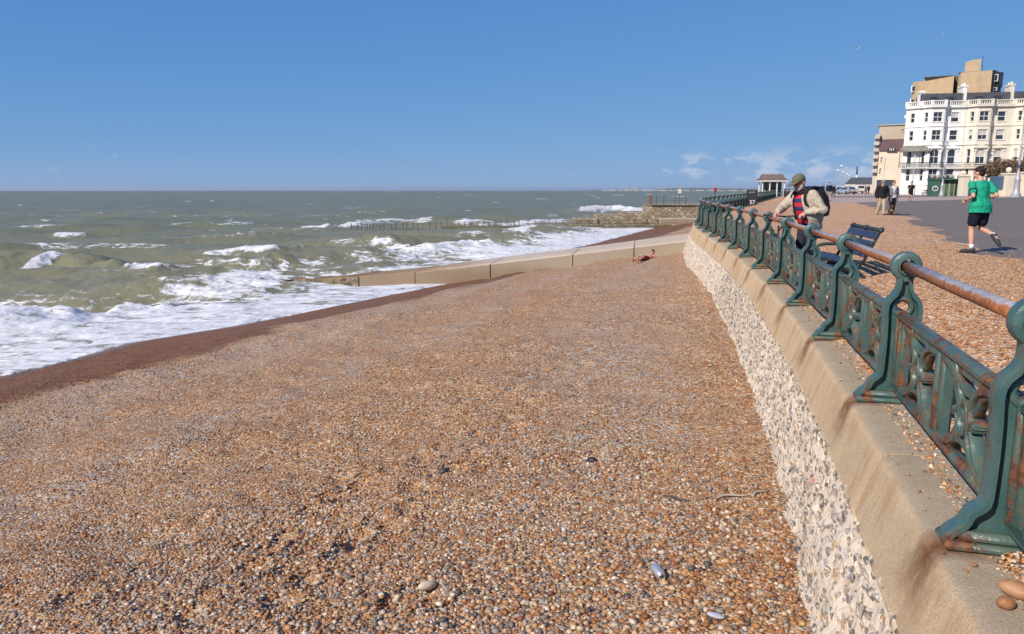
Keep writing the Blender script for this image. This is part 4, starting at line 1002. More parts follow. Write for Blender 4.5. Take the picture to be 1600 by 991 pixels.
M_LEAD = surf('canopy_lead', (.22, .215, .18), (.16, .155, .13), .6, 2); M_BRICK = surf('yellow_brick', (.50, .365, .225), (.44, .315, .19), .9, .9, dirt=(.37, .26, .155)); M_BRICKD = surf('brick_shade_and_coping', (.13, .10, .075), (.10, .075, .055), .8, 1)  # dark brown: shade painted into the flats' recess and sides, also their copings
KH = 142.6 / 1155 / 1.022 / 1.106
HZ0 = float(zg(142))
def hz(v): return PY(1490, v, 142.6).z - HZ0
def wall_panel(root, x0, x1, z0, z1, ops, mat, M, name='wall', thick=.35):
    """a length of wall with real openings; local x along, -y outwards"""
    xs = sorted({x0, x1, *[a for o in ops for a in (o[0], o[1])]}); zs = sorted({z0, z1, *[a for o in ops for a in (o[2], o[3])]}); mb = MB()
    for i in range(len(xs) - 1):
        run = None
        for j in range(len(zs) - 1):
            cx, cz = (xs[i] + xs[i + 1]) / 2, (zs[j] + zs[j + 1]) / 2; hole = any(o[0] < cx < o[1] and o[2] < cz < o[3] for o in ops)
            if not hole: run = (run[0], zs[j + 1]) if run else (zs[j], zs[j + 1])
            if run and (hole or j == len(zs) - 2): mb.bx(xs[i], xs[i + 1], 0, thick, run[0], run[1]); run = None
    mb.v = [tuple(M @ Vector(p)) for p in mb.v]; mb.build(name, mat, root)
    for o in ops:
        if len(o) > 4 and o[4] == 'gap': continue
        window(root, o, M, mat)
def window(root, o, M, mat):
    x0, x1, z0, z1 = o[:4]; kind = o[4] if len(o) > 4 else 'sash'; f = .085; mb = MB()
    mb.bx(x0, x0 + f, .13, .22, z0, z1); mb.bx(x1 - f, x1, .13, .22, z0, z1); mb.bx(x0 + f, x1 - f, .13, .22, z0, z0 + f); mb.bx(x0 + f, x1 - f, .13, .22, z1 - f, z1)
    zm = z0 + (z1 - z0) * .5; mb.bx(x0 + f, x1 - f, .14, .21, zm - .05, zm + .05)
    if x1 - x0 > 1.3 and 'bars' in kind: mb.bx((x0 + x1) / 2 - .035, (x0 + x1) / 2 + .035, .145, .205, z0 + f, z1 - f)
    mb.v = [tuple(M @ Vector(p)) for p in mb.v]; w = mb.build('window', M_FRAME, root)
    def sub(name, bxs, m):
        q = MB(); [q.bx(*b) for b in bxs]; q.v = [tuple(M @ Vector(p)) for p in q.v]; q.build(name, m, w)
    sub('pane', [(x0 + f, x1 - f, .175, .19, z0 + f, z1 - f)], M_PANE)
    if 'blind' in kind: sub('blind', [(x0 + f, x1 - f, .155, .172, zm - .1 if 'low' not in kind else z0 + .3, z1 - f)], M_BLIND)
    sub('sill', [(x0 - .12, x1 + .12, -.10, .12, z0 - .13, z0 - .003)], mat)
    if 'arch' in kind:                                   # spandrels make the head of the opening round
        r_ = (x1 - x0) / 2; cx = (x0 + x1) / 2; zc = z1 - r_; q = MB()
        for sg in (-1, 1):
            arc = [(cx + sg * r_ * math.sin(a), zc + r_ * math.cos(a)) for a in [math.pi / 2 * k / 8 for k in range(9)]]
            q.prism([(cx + sg * r_ * .999, z1 + .001)] + arc[::-1], .02, .12)
        q.v = [tuple(M @ Vector(p)) for p in q.v]; q.build('arch_head', mat, w)
        a = MB(); pts = [M @ Vector((cx + (r_ + .10) * math.cos(t_), -.02, zc + (r_ + .10) * math.sin(t_))) for t_ in [math.pi * k / 12 for k in range(13)]]; a.tube(pts, .07, 6); a.build('arch_moulding', mat, w)
    else: sub('surround', [(x0 - .16, x0 - .004, -.05, .1, z0, z1 + .16), (x1 + .004, x1 + .16, -.05, .1, z0, z1 + .16), (x0 - .003, x1 + .003, -.05, .1, z1 + .004, z1 + .16)], mat)
    if 'ped' in kind:
        cx = (x0 + x1) / 2; hw = (x1 - x0) / 2 + .5; zb = z1 + .32; q = MB(); q.prism([(cx - hw, zb), (cx + hw, zb), (cx, zb + .62)], -.22, .0); q.bx(cx - hw - .05, cx + hw + .05, -.28, 0, zb - .16, zb - .003)
        for sx_ in (-1, 1): q.bx(cx + sx_ * (hw - .14) - .1, cx + sx_ * (hw - .14) + .1, -.16, 0, z1 - .4, zb - .165)
        q.v = [tuple(M @ Vector(p)) for p in q.v]; q.build('pediment', mat, w)
def seg_mats(plan):
    """transforms for each straight of a plan line (front is on the right of travel... towards -y)"""
    out = []
    for (ax, ay), (bx_, by_) in zip(plan[:-1], plan[1:]):
        a = math.atan2(by_ - ay, bx_ - ax); out.append((Matrix.Translation((ax, ay, 0)) @ Matrix.Rotation(a, 4, 'Z'), math.hypot(bx_ - ax, by_ - ay)))
    return out
def band(root, name, plan, z0, z1, proj, mat, inset=0):
    mb = MB(); n = len(plan); off = []
    for i in range(n):
        ds = []
        if i > 0: d = Vector((plan[i][0] - plan[i - 1][0], plan[i][1] - plan[i - 1][1])).normalized(); ds.append(Vector((d.y, -d.x)))
        if i < n - 1: d = Vector((plan[i + 1][0] - plan[i][0], plan[i + 1][1] - plan[i][1])).normalized(); ds.append(Vector((d.y, -d.x)))
        m = sum(ds, Vector((0, 0))); m = m / m.length_squared * len(ds) if len(ds) > 1 else m
        m = m.normalized() * (1 / max(.5, m.normalized().dot(ds[0]))); off.append(m)
    rings = []
    for (x, y), m in zip(plan, off):
        o = (x + m.x * proj, y + m.y * proj); i_ = (x - m.x * (inset - .0), y - m.y * inset); rings.append([(i_[0], i_[1], z0), (o[0], o[1], z0 + (z1 - z0) * .35), (o[0], o[1], z1), (i_[0], i_[1], z1)])
    mb.loft(rings, True); return mb.build(name, mat, root)
ROWS = [(hz(191), hz(176)), (hz(219.5), hz(204)), (hz(256.5), hz(234)), (hz(283), hz(264))]     # sill and head of each storey, top to bottom
def house(u0, label, mat, corner=False, last=False, blinds=()):
    d = Vector((math.cos(R(-12.5)), math.sin(R(-12.5)))); base = Vector((PY(1426, 300, 143.5).x, 143.5)) + d * ((u0 - 1428) * KH * 1.0)
    root = tag(empty('town_house', (base.x, base.y, HZ0), R(-12.5)), label, 'house', 'stuccoed seafront terrace')
    W = 72 * KH if u0 > 1430 else 71 * KH; b0, b1, b2, b3 = 3 * KH, 15.5 * KH, 36 * KH, 45 * KH; pr = 1.25
    plan = [(0, 0), (b0, 0), (b1, -pr), (b2, -pr), (b3, 0), (W, 0)]
    if corner: plan = [(-1.9, 1.5)] + plan
    top = hz(168)
    segs = seg_mats(plan); k0 = 1 if corner else 0
    for si, (M, L) in enumerate(segs):
        ops = []
        for ri, (zs, zh) in enumerate(ROWS):
            kind = 'arch' if ri == 2 else 'sash'
            bl = 'blind' if (si - k0, ri) in blinds else ''
            if si - k0 == 1: c, w = L * .5, .62
            elif si - k0 == 2: c, w = L * .5, 1.52; kind += ' bars ped' if ri == 2 else ' bars'
            elif si - k0 == 3: c, w = L * .5, .62
            elif si - k0 == 4: c, w = L * .42, 1.32; kind += ' ped' if ri == 2 else ''
            elif corner and si == 0: c, w = L * .5, .75
            else: continue
            ops.append((c - w / 2, c + w / 2, zs, zh, kind + ' ' + bl))
        if si - k0 == 4: ops.append((L * .42 - .6, L * .42 + .6, .15, 1.35, 'sash'))
        wall_panel(root, 0, L, 0, top, ops, mat, M)
    for zc_, pj, hh, nm in ((hz(168), .42, .38, 'cornice'), (hz(198), .14, .24, 'string_course'), (hz(227), .18, .28, 'string_course'), (hz(263.5), .55, .22, 'balcony_slab'), (hz(289), .12, .3, 'plinth_band')):
        band(root, nm, plan, zc_ - .0 - hh * .5, zc_ + hh * .5, pj, mat, .1)
    # parapet with balusters
    zp = hz(168) + .2; band(root, 'parapet_rail', plan, zp + .78, zp + .98, .2, mat, .15); band(root, 'parapet_base', plan, zp - .01, zp + .2, .16, mat, .12); mb = MB()
    for (M, L) in segs:
        n = max(2, int(L / .32))
        for k in range(n):
            x = (k + .5) * L / n; p = M @ Vector((x, -.04, 0)); solid = L < 1.9 and (k == 0 or k == n - 1); mb.lathe([(.06, zp + .2), (.1, zp + .35), (.055, zp + .6), (.09, zp + .78)], 6, (p.x, p.y, 0))
    tag(mb.build('balusters', mat, root), kind='stuff')
    for (M, L) in segs:
        p = M @ Vector((0, 0, 0)); mb = MB(); mb.box((p.x, p.y, zp + .55), (.55, .4, 1.0), None, .02); mb.build('parapet_pier', mat, root)
    # balcony front of ironwork
    zb = hz(263.5) + .12; mb = MB(); out = [(x, y - .48) for x, y in plan]
    mb.tube([(x, y, zb + .95) for x, y in out], .035, 5); mb.tube([(x, y, zb + .12) for x, y in out], .03, 5)
    for (M, L) in seg_mats(out):
        for k in range(int(L / .17)): p = M @ Vector((k * .17, 0, 0)); mb.tube([(p.x, p.y, zb), (p.x, p.y, zb + .95)], .018, 4)
    tag(mb.build('balcony_railing', M_IRONB, root), kind='stuff')
    # attic behind the parapet, party-wall chimney
    mb = MB(); mb.prism([(.9, top), (5.6, top), (5.6, top + .4), (3.0, top + 2.9), (.9, top + 2.6)], 0.25, W - .25, 'x'); mb.build('attic_roof', M_SLATE, root)
    for k in range(2):
        x = W * (.30 + .38 * k); dm = MB(); dm.bx(x - .75, x + .75, .75, 2.4, top + .5, top + 2.2); w = dm.build('dormer', M_SLATE, root)
        q = MB(); q.bx(x - .58, x + .58, .72, .748, top + .95, top + 2.0); q.build('pane', M_PANE, w)
    mb = MB(); mb.box((W - .1, 2.2, top + 1.9), (.75, 2.6, 3.8), None, .05); mb.box((W - .1, 2.2, top + 3.85), (.95, 2.8, .25)); mb.build('chimney', mat, root)
    for k in range(3): q = MB(); q.lathe([(.15, 0), (.12, .5), (.16, .55)], 8, (W - .1, 1.3 + .8 * k, top + 3.97)); q.build('chimney_pot', mat, root)
    mb = MB(); mb.bx(.02, W - .02, 1.0, 8.0, 0.02, top - .02); mb.build('core', M_SLATE, root)
    return root, W, top
h1, W1, top1 = house(1428, 'white corner town house with canted bay and lead-roofed verandah', M_STW, True, blinds={(0, 0), (4, 0)})
h2, _, _ = house(1499, 'cream town house with canted bay, second from the corner of the terrace', M_STC, blinds={(2, 1), (4, 1), (1, 1), (4, 2), (2, 2)})
h3, _, _ = house(1571, 'pale yellow town house cut off by the right edge of the picture', M_STY, blinds={(2, 0), (1, 2)})
# verandah on the corner of the white house
zc_ = hz(235); mb = MB(); plan = [(-2.6, 1.0), (-1.6, -.5), (.2, -1.55), (1.9, -1.75)]
rings = []
for f, dz in ((1.0, 0), (.97, .22), (.8, .62), (.55, .9), (.3, 1.0)):
    rings.append([(0.2 + (x - .2) * (.55 + .45 * f) , 1.2 + (y - 1.2) * f, zc_ + dz) for x, y in plan])
q = MB(); n = 4
for a, b in zip(rings[:-1], rings[1:]): q.add(a + b, [(k, k + 1, n + k + 1, n + k) for k in range(3)])
q.build('verandah_canopy', M_LEAD, h1, 40); band(h1, 'canopy_fringe', plan, zc_ - .3, zc_ + .02, .03, M_LEAD, .05)
for x, y in plan: q = MB(); q.tube([(x + .05, y + .08, hz(262)), (x + .05, y + .08, zc_)], .05, 6); q.build('verandah_post', M_IRONB, h1)
band(h1, 'verandah_floor', plan, hz(263.8), hz(262), .12, M_STW, 2.0)
q = MB(); q.tube([(x, y - .02, hz(262) + .95) for x, y in plan], .035, 5)
for (M, L) in seg_mats(plan):
    for k in range(int(L / .17)): p = M @ Vector((k * .17, 0, 0)); q.tube([(p.x, p.y, hz(262)), (p.x, p.y, hz(262) + .95)], .02, 4)
tag(q.build('verandah_railing', M_IRONB, h1), kind='stuff')
q = MB(); q.box((.6, 2.2, top1 + 1.6), (.9, 1.6, 3.4), None, .05); q.box((.6, 2.2, top1 + 3.0), (1.15, 1.85, .25)); q.build('chimney', M_STW, h1)
for k in range(5): q = MB(); q.lathe([(.16, 0), (.13, .7), (.18, .78)], 8, (2.2 + .42 * k, 3.0, top1 + 2.0)); q.build('chimney_pot', M_STW, h1)
q = MB(); q.bx(1.9, 4.2, 2.7, 3.3, top1 + .6, top1 + 2.0); q.build('chimney', M_BRICK, h1)
q = MB(); q.bx(-2.4, .2, -.35, .05, 0, hz(287)); q.build('area_wall', M_STW, h1)

# brick block of flats behind the terrace
TR = R(-31)
tz0 = float(zg(165)); tower = tag(empty('brick_flats', (PY(1490, 140, 165).x, 165, tz0), TR), 'tall yellow brick block of flats rising behind the white terrace', 'flats')
def tw(u): return (u - 1490) * 165 / 1155 / 1.04 / 1.166 + tower.location.x
def tzv(v): return PY(1490, v, 165).z - tz0
def tprism(name, pts, v0, mat, zb=0.0):
    q = MB(); q.prism([(tw(u) - tower.location.x, dy) for u, dy in pts], zb, tzv(v0), 'z'); return q.build(name, mat, tower)
tprism('wing', [(1441, .8), (1489, 0), (1489, 9), (1441, 9)], 118.3, M_BRICK); tprism('corner_bay', [(1421, 3.4), (1428, 1.9), (1438, 2.2), (1441.3, 1.6), (1441.3, 9), (1421, 9)], 121.5, M_BRICK)
tprism('recess', [(1489, 2.6), (1495.5, 2.0), (1495.5, 9), (1489, 9)], 117, M_BRICKD); tprism('wing', [(1495.8, -.6), (1500, -1.6), (1547, -2.2), (1547, 8), (1495.8, 8)], 116, M_BRICK)  # the recess takes the dark brown, its shade put into the colour
tprism('side_wing', [(1547.3, -1.9), (1555, .3), (1555, 8), (1547.3, 8)], 115.2, M_BRICKD); tprism('side_wing', [(1555.3, -.3), (1563, 1.2), (1563, 8), (1555.3, 8)], 117, M_BRICKD)  # right-facing sides: shade on the brick painted in as dark brown
q = MB(); xa_, xb_ = tw(1504.5) - tower.location.x, tw(1528.5) - tower.location.x; q.prism([(xa_, tzv(116)), (xb_, tzv(116)), (xb_, tzv(96.5)), (xa_ + .9, tzv(97)), (xa_, tzv(100))], -1.0, 3.4, 'y'); q.build('lift_house', M_BRICK, tower)
q = MB(); q.bx(tw(1440.6) - tower.location.x, tw(1489.5) - tower.location.x, -.06, 9.05, tzv(118.3), tzv(117.4)); q.build('coping', M_BRICKD, tower)
q = MB(); q.bx(tw(1495.5) - tower.location.x, tw(1547.4) - tower.location.x, -1.4, 8.05, tzv(116), tzv(115.2)); q.build('coping', M_BRICKD, tower)
for (u, v0, v1) in ((1423.5, 128, 138), (1423.5, 149, 158), (1553, 121, 132), (1553, 141, 146), (1560.5, 118, 141)):
    left = u < 1500; x = tw(u) - tower.location.x; q = MB(); y_ = 2.5 if left else (-.35 if u < 1556 else .5)
    q.box((x, y_, (tzv(v0) + tzv(v1)) / 2), (.75, .6, tzv(v0) - tzv(v1)), Euler((0, 0, R(-25 if left else 25)))); w = q.build('window', M_FRAME if left or u < 1556 else M_PANE, tower)
    q = MB(); q.box((x + (.02), y_ - .28, (tzv(v0) + tzv(v1)) / 2), (.5, .14, (tzv(v0) - tzv(v1)) * .8), Euler((0, 0, R(-25 if left else 25)))); q.build('pane', M_PANE, w)
for v in (160, 180): q = MB(); q.bx(tw(1412.5) - tower.location.x, tw(1424) - tower.location.x, 2.6, 5, tzv(v), tzv(v - 5)); q.build('balcony', M_STW, tower)
q = MB(); q.tube([(tw(1531) - tower.location.x, 0, tzv(116)), (tw(1531) - tower.location.x, 0, tzv(91))], .05, 5); q.tube([(tw(1530) - tower.location.x, 0, tzv(93)), (tw(1533.5) - tower.location.x, 0, tzv(90))], .04, 5); q.build('aerial', M_IRONB, tower)

# lower block at the end of the terrace
KB = 170 / 1155 / 1.022 / 1.113; bz0 = float(zg(170)); blk_ = tag(empty('seafront_block', (PY(1363, 260, 170).x, 170, bz0), R(-27)), 'beige seafront block with a maroon mansard roof, left of the white terrace', 'building')
def bx_(u): return (u - 1363) * KB
def bzv(v): return PY(1390, v, 170).z - bz0
M_BEIGE = surf('beige_render', (.50, .405, .30), (.455, .365, .27), .85, .4, dirt=(.40, .32, .24)); M_CREAMW = surf('cream_render', (.72, .615, .485), (.66, .56, .44), .85, .3, dirt=(.56, .47, .37)); M_MAROON = surf('maroon_mansard', (.115, .058, .065), (.09, .045, .052), .75, .6); M_CONB = surf('balcony_concrete', (.56, .49, .42), (.47, .41, .35), .85, .5, dirt=(.38, .32, .27))
I4 = Matrix.Identity(4)
wall_panel(blk_, bx_(1372), bx_(1412), 0, bzv(235.3), [(bx_(1375.3), bx_(1378), bzv(254), bzv(246)), (bx_(1374.6), bx_(1377.4), bzv(272.5), bzv(263.5))], M_CREAMW, I4)
q = MB(); q.prism([(-.05, bzv(235)), (-.35, bzv(236)), (1.1, bzv(218)), (9, bzv(218)), (9, bzv(235))], bx_(1372) + .0, bx_(1412), 'x'); mans = q.build('mansard', M_MAROON, blk_)
q = MB(); c = bx_(1391); r_ = 8 * KB; q.prism([(c + r_ * math.cos(a), bzv(236.8) + r_ * math.sin(a)) for a in [math.pi * k / 12 for k in range(13)]], -.6, .8); w = q.build('arched_window', M_MAROON, blk_)
q = MB(); r_ = 6 * KB; q.prism([(c + r_ * math.cos(a), bzv(236.5) + r_ * math.sin(a)) for a in [math.pi * k / 12 for k in range(13)]], -.66, -.58); q.build('pane', M_PANE, w)
q = MB()
for k in (-1, 0, 1): q.bx(c + k * r_ * .45 - .06, c + k * r_ * .45 + .06, -.70, -.665, bzv(236.5), bzv(236.5) + r_ * .8)
q.build('glazing_bars', M_FRAME, w)
wall_panel(blk_, bx_(1369), bx_(1414), bzv(219), bzv(196), [(bx_(1404), bx_(1408), bzv(207), bzv(203)), (bx_(1409), bx_(1413), bzv(207), bzv(203))], M_BEIGE, Matrix.Translation((0, 1.6, 0)), 'upper_wall')
q = MB(); q.bx(bx_(1369) , bx_(1414), 1.95, 9, bzv(219), bzv(196.2)); q.build('upper_core', M_BEIGE, blk_); q = MB(); q.bx(bx_(1367), bx_(1414), 1.3, 9.2, bzv(196), bzv(194.8)); q.build('roof_slab', M_CONB, blk_)
q = MB(); q.bx(bx_(1364.5), bx_(1372) - .002, .6, 9, 0, bzv(210)); q.build('stair_tower', M_CONB, blk_)
for k, v in enumerate((212, 222, 232, 243, 254, 265)): q = MB(); q.bx(bx_(1363.3 - .25 * k), bx_(1371), -.3, 4, bzv(v + 5), bzv(v)); q.build('balcony', M_CONB, blk_)
q = MB(); q.bx(bx_(1372) + .01, bx_(1412), .36, 9, .02, bzv(235.5)); q.build('core', M_CREAMW, blk_)
q = MB(); q.tube([(bx_(1382), -.05, .2), (bx_(1382), -.05, bzv(247))], .06, 6); q.build('drainpipe', M_CONB, blk_)
cab = tag(empty('site_cabin', (PY(1382, 300, 150).x, 150, float(zg(150))), R(-10)), 'blue-grey metal cabin in front of the cream wall behind the walking couple', 'cabin')
M_CAB = surf('cabin_steel', (.075, .085, .115), (.06, .068, .095), .5, 1.5); q = MB(); q.bx(-1.28, 1.28, -1.2, 1.2, .1, 2.7, .04); q.build('body', M_CAB, cab)
for k in range(9): q = MB(); q.bx(-1.15 + k * .28, -1.05 + k * .28, -1.23, -1.203, .2, 2.6); q.build('rib', M_CAB, cab)
q = MB(); q.bx(-1.33, 1.33, -1.25, 1.25, 2.7, 2.82); q.build('roof', M_CAB, cab)

# the low house with a slate roof at the end of the road, the far chimney
ph = tag(empty('slate_roofed_house', (PY(1349, 300, 235).x, 235, float(zg(235))), R(-4)), 'low cream house with a dark slate hipped roof at the end of the road', 'house'); kp = 235 / 1155
q = MB(); q.bx(-2.9, 3.3, 0, 8, 0, 2.75); q.build('wall', M_STY, ph); q = MB(); q.loft([[(-3.1, -.3, 2.75), (3.5, -.3, 2.75), (3.5, 8.3, 2.75), (-3.1, 8.3, 2.75)], [(-2.6, 0, 3.0), (3.3, 0, 3.0), (3.3, 8, 3.0), (-2.6, 8, 3.0)], [(-1.5, 1.3, 4.7), (3.2, 1.3, 4.7), (3.2, 7, 4.7), (-1.5, 7, 4.7)]]); q.build('roof', M_SLATE, ph)
for x in (-.9, .1, 1.1): q = MB(); q.bx(x, x + .7, -.05, .02, .6, 2.3); w = q.build('window', M_FRAME, ph); q = MB(); q.bx(x + .1, x + .6, -.08, -.052, .75, 2.15); q.build('pane', M_PANE, w)
q = MB(); q.bx(2.0, 9.5, -2.0, -1.7, 0, 1.5); q.build('garden_wall', M_CREAMW, ph)
fc = tag(empty('power_station_chimney', (PY(1336.5, 300, 2600).x, 2600, 3)), 'tall distant chimney with a blue top far along the coast', 'chimney')
q = MB(); q.lathe([(3.2, 0), (2.6, 55)], 14); q.build('shaft', M_STW, fc, True); q = MB(); q.lathe([(2.7, 55), (2.6, 83)], 14); q.build('top_band', surf('blue_paint', (.05, .09, .18), None, .6, 1), fc, True)

# ------------------------------------------------------------------ garden wall with ball finials, green kiosk, dry hedge
YW = 112.0; KW = YW / 1155; wz0 = float(zg(YW))
def wx(u): return PY(u, 300, YW).x
def wz(v): return (298 - v) * KW + ZC - wz0
M_WALLC = surf('wall_cream_paint', (.74, .655, .515), (.68, .595, .46), .8, .8, dirt=(.55, .46, .34)); M_GREYB = surf('grey_stone_ball', (.34, .31, .28), (.26, .235, .21), .85, 2); M_BLUEP = surf('blue_panel', (.075, .135, .20), (.06, .115, .175), .5, 1.5)
gw = tag(empty('garden_wall', (wx(1550), YW, wz0)), 'cream garden wall with square piers, ball finials and a blue panel', 'wall'); gx = lambda u: wx(u) - wx(1550)
for (u0, u1, vt, yy_, ball) in ((1500.5, 1511, 277, -.3, 2.6), (1519, 1527, 277, 3, 2.6), (1535, 1546, 275.5, 1.2, 3.3), (1567, 1581, 274, -.5, 4.2), (1592.5, 1608, 272, -.9, 4.2)):
    q = MB(); q.bx(gx(u0), gx(u1), yy_, yy_ + (u1 - u0) * KW, 0, wz(vt), .02); pr_ = q.build('pier', M_WALLC, gw); cx, cy = (gx(u0) + gx(u1)) / 2, yy_ + (u1 - u0) * KW / 2; h = (u1 - u0) * KW / 2
    q = MB(); q.box((cx, cy, wz(vt) + .08), (2 * h + .22, 2 * h + .22, .16), None, .04); q.box((cx, cy, wz(vt) + .2), (2 * h, 2 * h, .1)); q.build('cap', M_WALLC, pr_)
    q = MB(); q.lathe([(.14, 0), (.11, .1)], 10, (cx, cy, wz(vt) + .25)); q.ell((cx, cy, wz(vt) + .3 + ball * KW), ball * KW, 16, 10); q.build('ball', M_WALLC, pr_, True)
for (u0, u1, vt, yy_) in ((1511, 1535, 283, .6), (1545, 1567.5, 297.5, 0), (1581, 1593, 277, 0), (1607, 1640, 277, 0)): q = MB(); q.bx(gx(u0) + .01, gx(u1) - .01, yy_, yy_ + .35, 0, wz(vt)); q.build('wall_length', M_WALLC, gw)
q = MB(); q.bx(gx(1545.5), gx(1567.3), .08, .16, wz(297.4), wz(276)); q.build('blue_panel', M_BLUEP, gw)
M_KGREEN = surf('kiosk_green', (.045, .115, .075), (.035, .09, .06), .6, 2); M_KTRIM = surf('kiosk_trim', (.34, .30, .19), (.26, .20, .12), .75, 3)
kz0 = float(zg(118)); KK = 118 / 1155; ki = tag(empty('green_kiosk', (PY(1478, 300, 118).x, 118, kz0), R(-18)), 'green panelled kiosk with buff pilasters and round stone balls along the top', 'kiosk')
kx = lambda u: (u - 1478) * KK; kzv = lambda v: (298 - v) * KK + ZC - kz0
q = MB(); q.bx(kx(1468), kx(1501), 0, 2.2, 0, kzv(281.5)); q.build('body', M_KGREEN, ki); q = MB(); q.bx(kx(1455.5), kx(1468) - .003, -.6, 2.0, 0, kzv(282)); q.build('end_bay', M_KGREEN, ki)
q = MB(); q.bx(kx(1454.8), kx(1501.5), -.75, 2.3, kzv(282) + .01, kzv(279.8)); q.build('roof_edge', M_KGREEN, ki)
for u in (1473, 1480.5, 1488, 1494): q = MB(); q.bx(kx(u), kx(u) + .3, -.1, -.003, 0, kzv(282)); q.build('pilaster', M_KTRIM, ki)
for u in (1475.5, 1483, 1490.5): q = MB(); q.bx(kx(u) + .15, kx(u + 4.2), -.06, -.003, .35, kzv(285)); q.build('panel', surf('kiosk_panel', (.06, .16, .10), None, .55, 2) if u < 1476 else bpy.data.materials['kiosk_panel'], ki)
MX = Matrix.Rotation(math.pi / 2, 3, 'X'); q = MB(); q.torus((kx(1461.7), -.64, kzv(295)), .36, .07, 20, 6, MX); q.build('round_sign', M_WHITE, ki, True); q = MB(); q.lathe([(.3, 0), (.3, .03)], 20, (kx(1461.7), -.61, kzv(295)), MX); q.build('sign_disc', M_BLACK, ki)
text('sign_mark', '?', .55, M_WHITE, (kx(1461.7), -.66, kzv(295)), (math.pi / 2, 0, 0), ki)
for u, m in ((1459, M_GREYB), (1467, M_GREYB), (1475, M_GREYB), (1485, M_GREYB), (1496, M_GREYB)): q = MB(); q.ell((kx(u), .6, kzv(277)), (.36, .36, .32), 14, 8); q.build('stone_ball', m, ki, True)
def foliage(name, n, c, r_, size, mat, parent, seed=1, shell=.55):
    rg = np.random.default_rng(seed); q = MB(); d = rg.normal(size=(n, 3)); d /= np.linalg.norm(d, axis=1)[:, None]; rad = shell + (1 - shell) * rg.uniform(0, 1, n) ** .6
    lump = .72 + .5 * fbm(d[:, 0] * 2.3 + 5, d[:, 1] * 2.3 + d[:, 2] * 1.7, seed, 3)
    for i in range(n):
        p = Vector(c) + Vector((d[i][0] * r_[0], d[i][1] * r_[1], max(-.4, d[i][2]) * r_[2])) * (rad[i] * lump[i]); M = Euler(tuple(rg.uniform(0, 6.28, 3))).to_matrix(); s_ = size * rg.uniform(.6, 1.4)
        q.add([p + M @ Vector(v) for v in ((-s_, -s_ * .35, 0), (s_, -s_ * .25, 0), (s_ * .8, s_ * .4, s_ * .2), (-s_ * .7, s_ * .35, 0))], [(0, 1, 2, 3)])
    me = q.mesh(name, mat, False, False); return tag(place(name, me, parent=parent), kind='stuff')
M_DRY = surf('dry_foliage', (.15, .098, .055), (.21, .14, .08), .8, 1.4); M_STEM = surf('stems', (.10, .07, .045), None, .85, 4)
hd = tag(empty('dry_hedge', (wx(1562), 117, wz0)), 'brown wind-scorched hedge rising behind the cream garden wall', 'hedge')
for k, (u, v, rx, rz_) in enumerate(((1535, 268, 1.3, 1.2), (1546, 264, 1.7, 1.5), (1558, 261, 1.9, 1.6), (1570, 261, 1.8, 1.7), (1583, 262, 1.7, 1.7), (1596, 263, 1.9, 1.6))): foliage('crown', 850, (wx(u) * 117 / 112 - hd.location.x, random.uniform(-.5, .5), (298 - v) * .1 + ZC - wz0 - .4), (rx, 1.2, rz_), .16, M_DRY, hd, 30 + k)
for k in range(9): x = -2.6 + k * .85; q = MB(); q.tube([(x, 0, -.1), (x + .2, .1, 1.6), (x + .1, -.1, 3.2)], [.10, .07, .03], 6); q.build('stem', M_STEM, hd)

# ------------------------------------------------------------------ lamp posts
M_SILVER = surf('silver_paint', (.42, .43, .44), (.33, .34, .35), .45, 3, metallic=.2); M_LAMPG = surf('lamp_glass', (.70, .72, .74), None, .25, 2)
def ornate_lamp(u, Y, vb, vt, label):
    z0 = float(zg(Y)); k = Y / 1155; H_ = PY(u, vt, Y).z - z0; o = tag(empty('street_lamp', (PY(u, 300, Y).x, Y, z0)), label, 'lamp', 'ornate silver lamp posts'); f = H_ / 12.6
    q = MB(); q.lathe([(.62, 0), (.62, .35), (.55, .42), (.50, .55), (.44, .65), (.40, 1.2), (.36, 2.0), (.38, 2.08), (.36, 2.2), (.42, 2.32), (.42, 2.45), (.33, 2.6), (.30, 2.9), (.20, 3.3), (.15, 3.7)], 12, (0, 0, 0), Matrix.Diagonal((f, f, f))); q.build('pedestal', M_SILVER, o, 30)
    q = MB(); q.lathe([(.15, 3.7), (.13, 7), (.16, 7.05), (.12, 7.15), (.10, 10.6), (.17, 10.7), (.09, 10.85), (.08, 11.3)], 12, (0, 0, 0), Matrix.Diagonal((f, f, f))); q.build('shaft', M_SILVER, o, 30)
    q = MB(); q.lathe([(.18, 4.0), (.20, 4.05), (.20, 4.45), (.18, 4.5)], 12, (0, 0, 0), Matrix.Diagonal((f, f, f))); q.build('blue_band', bpy.data.materials['blue_paint'], o, 30)
    q = MB(); q.lathe([(.1, 11.2), (.32, 11.9), (.34, 12.0)], 8, (0, 0, 0), Matrix.Diagonal((f, f, f))); q.build('lantern', M_LAMPG, o, 30)
    q = MB(); q.lathe([(.38, 12.0), (.30, 12.2), (.10, 12.45), (.03, 12.6)], 8, (0, 0, 0), Matrix.Diagonal((f, f, f))); q.build('lantern_cap', M_SILVER, o, 30)
    for s_ in (-1, 1): q = MB(); q.tube([(s_ * .1 * f, 0, 10.9 * f), (s_ * .5 * f, 0, 11.0 * f), (s_ * .36 * f, 0, 11.9 * f)], .03 * f, 6); q.build('bracket', M_SILVER, o)
ornate_lamp(1588, 104, 309, 164, 'tall ornate silver lamp post in front of the cream garden wall'); ornate_lamp(1471.5, 114, 304, 219, 'ornate silver lamp post in front of the green kiosk'); ornate_lamp(1424.5, 132, 303, 242, 'slim silver lamp post in front of the white corner house')
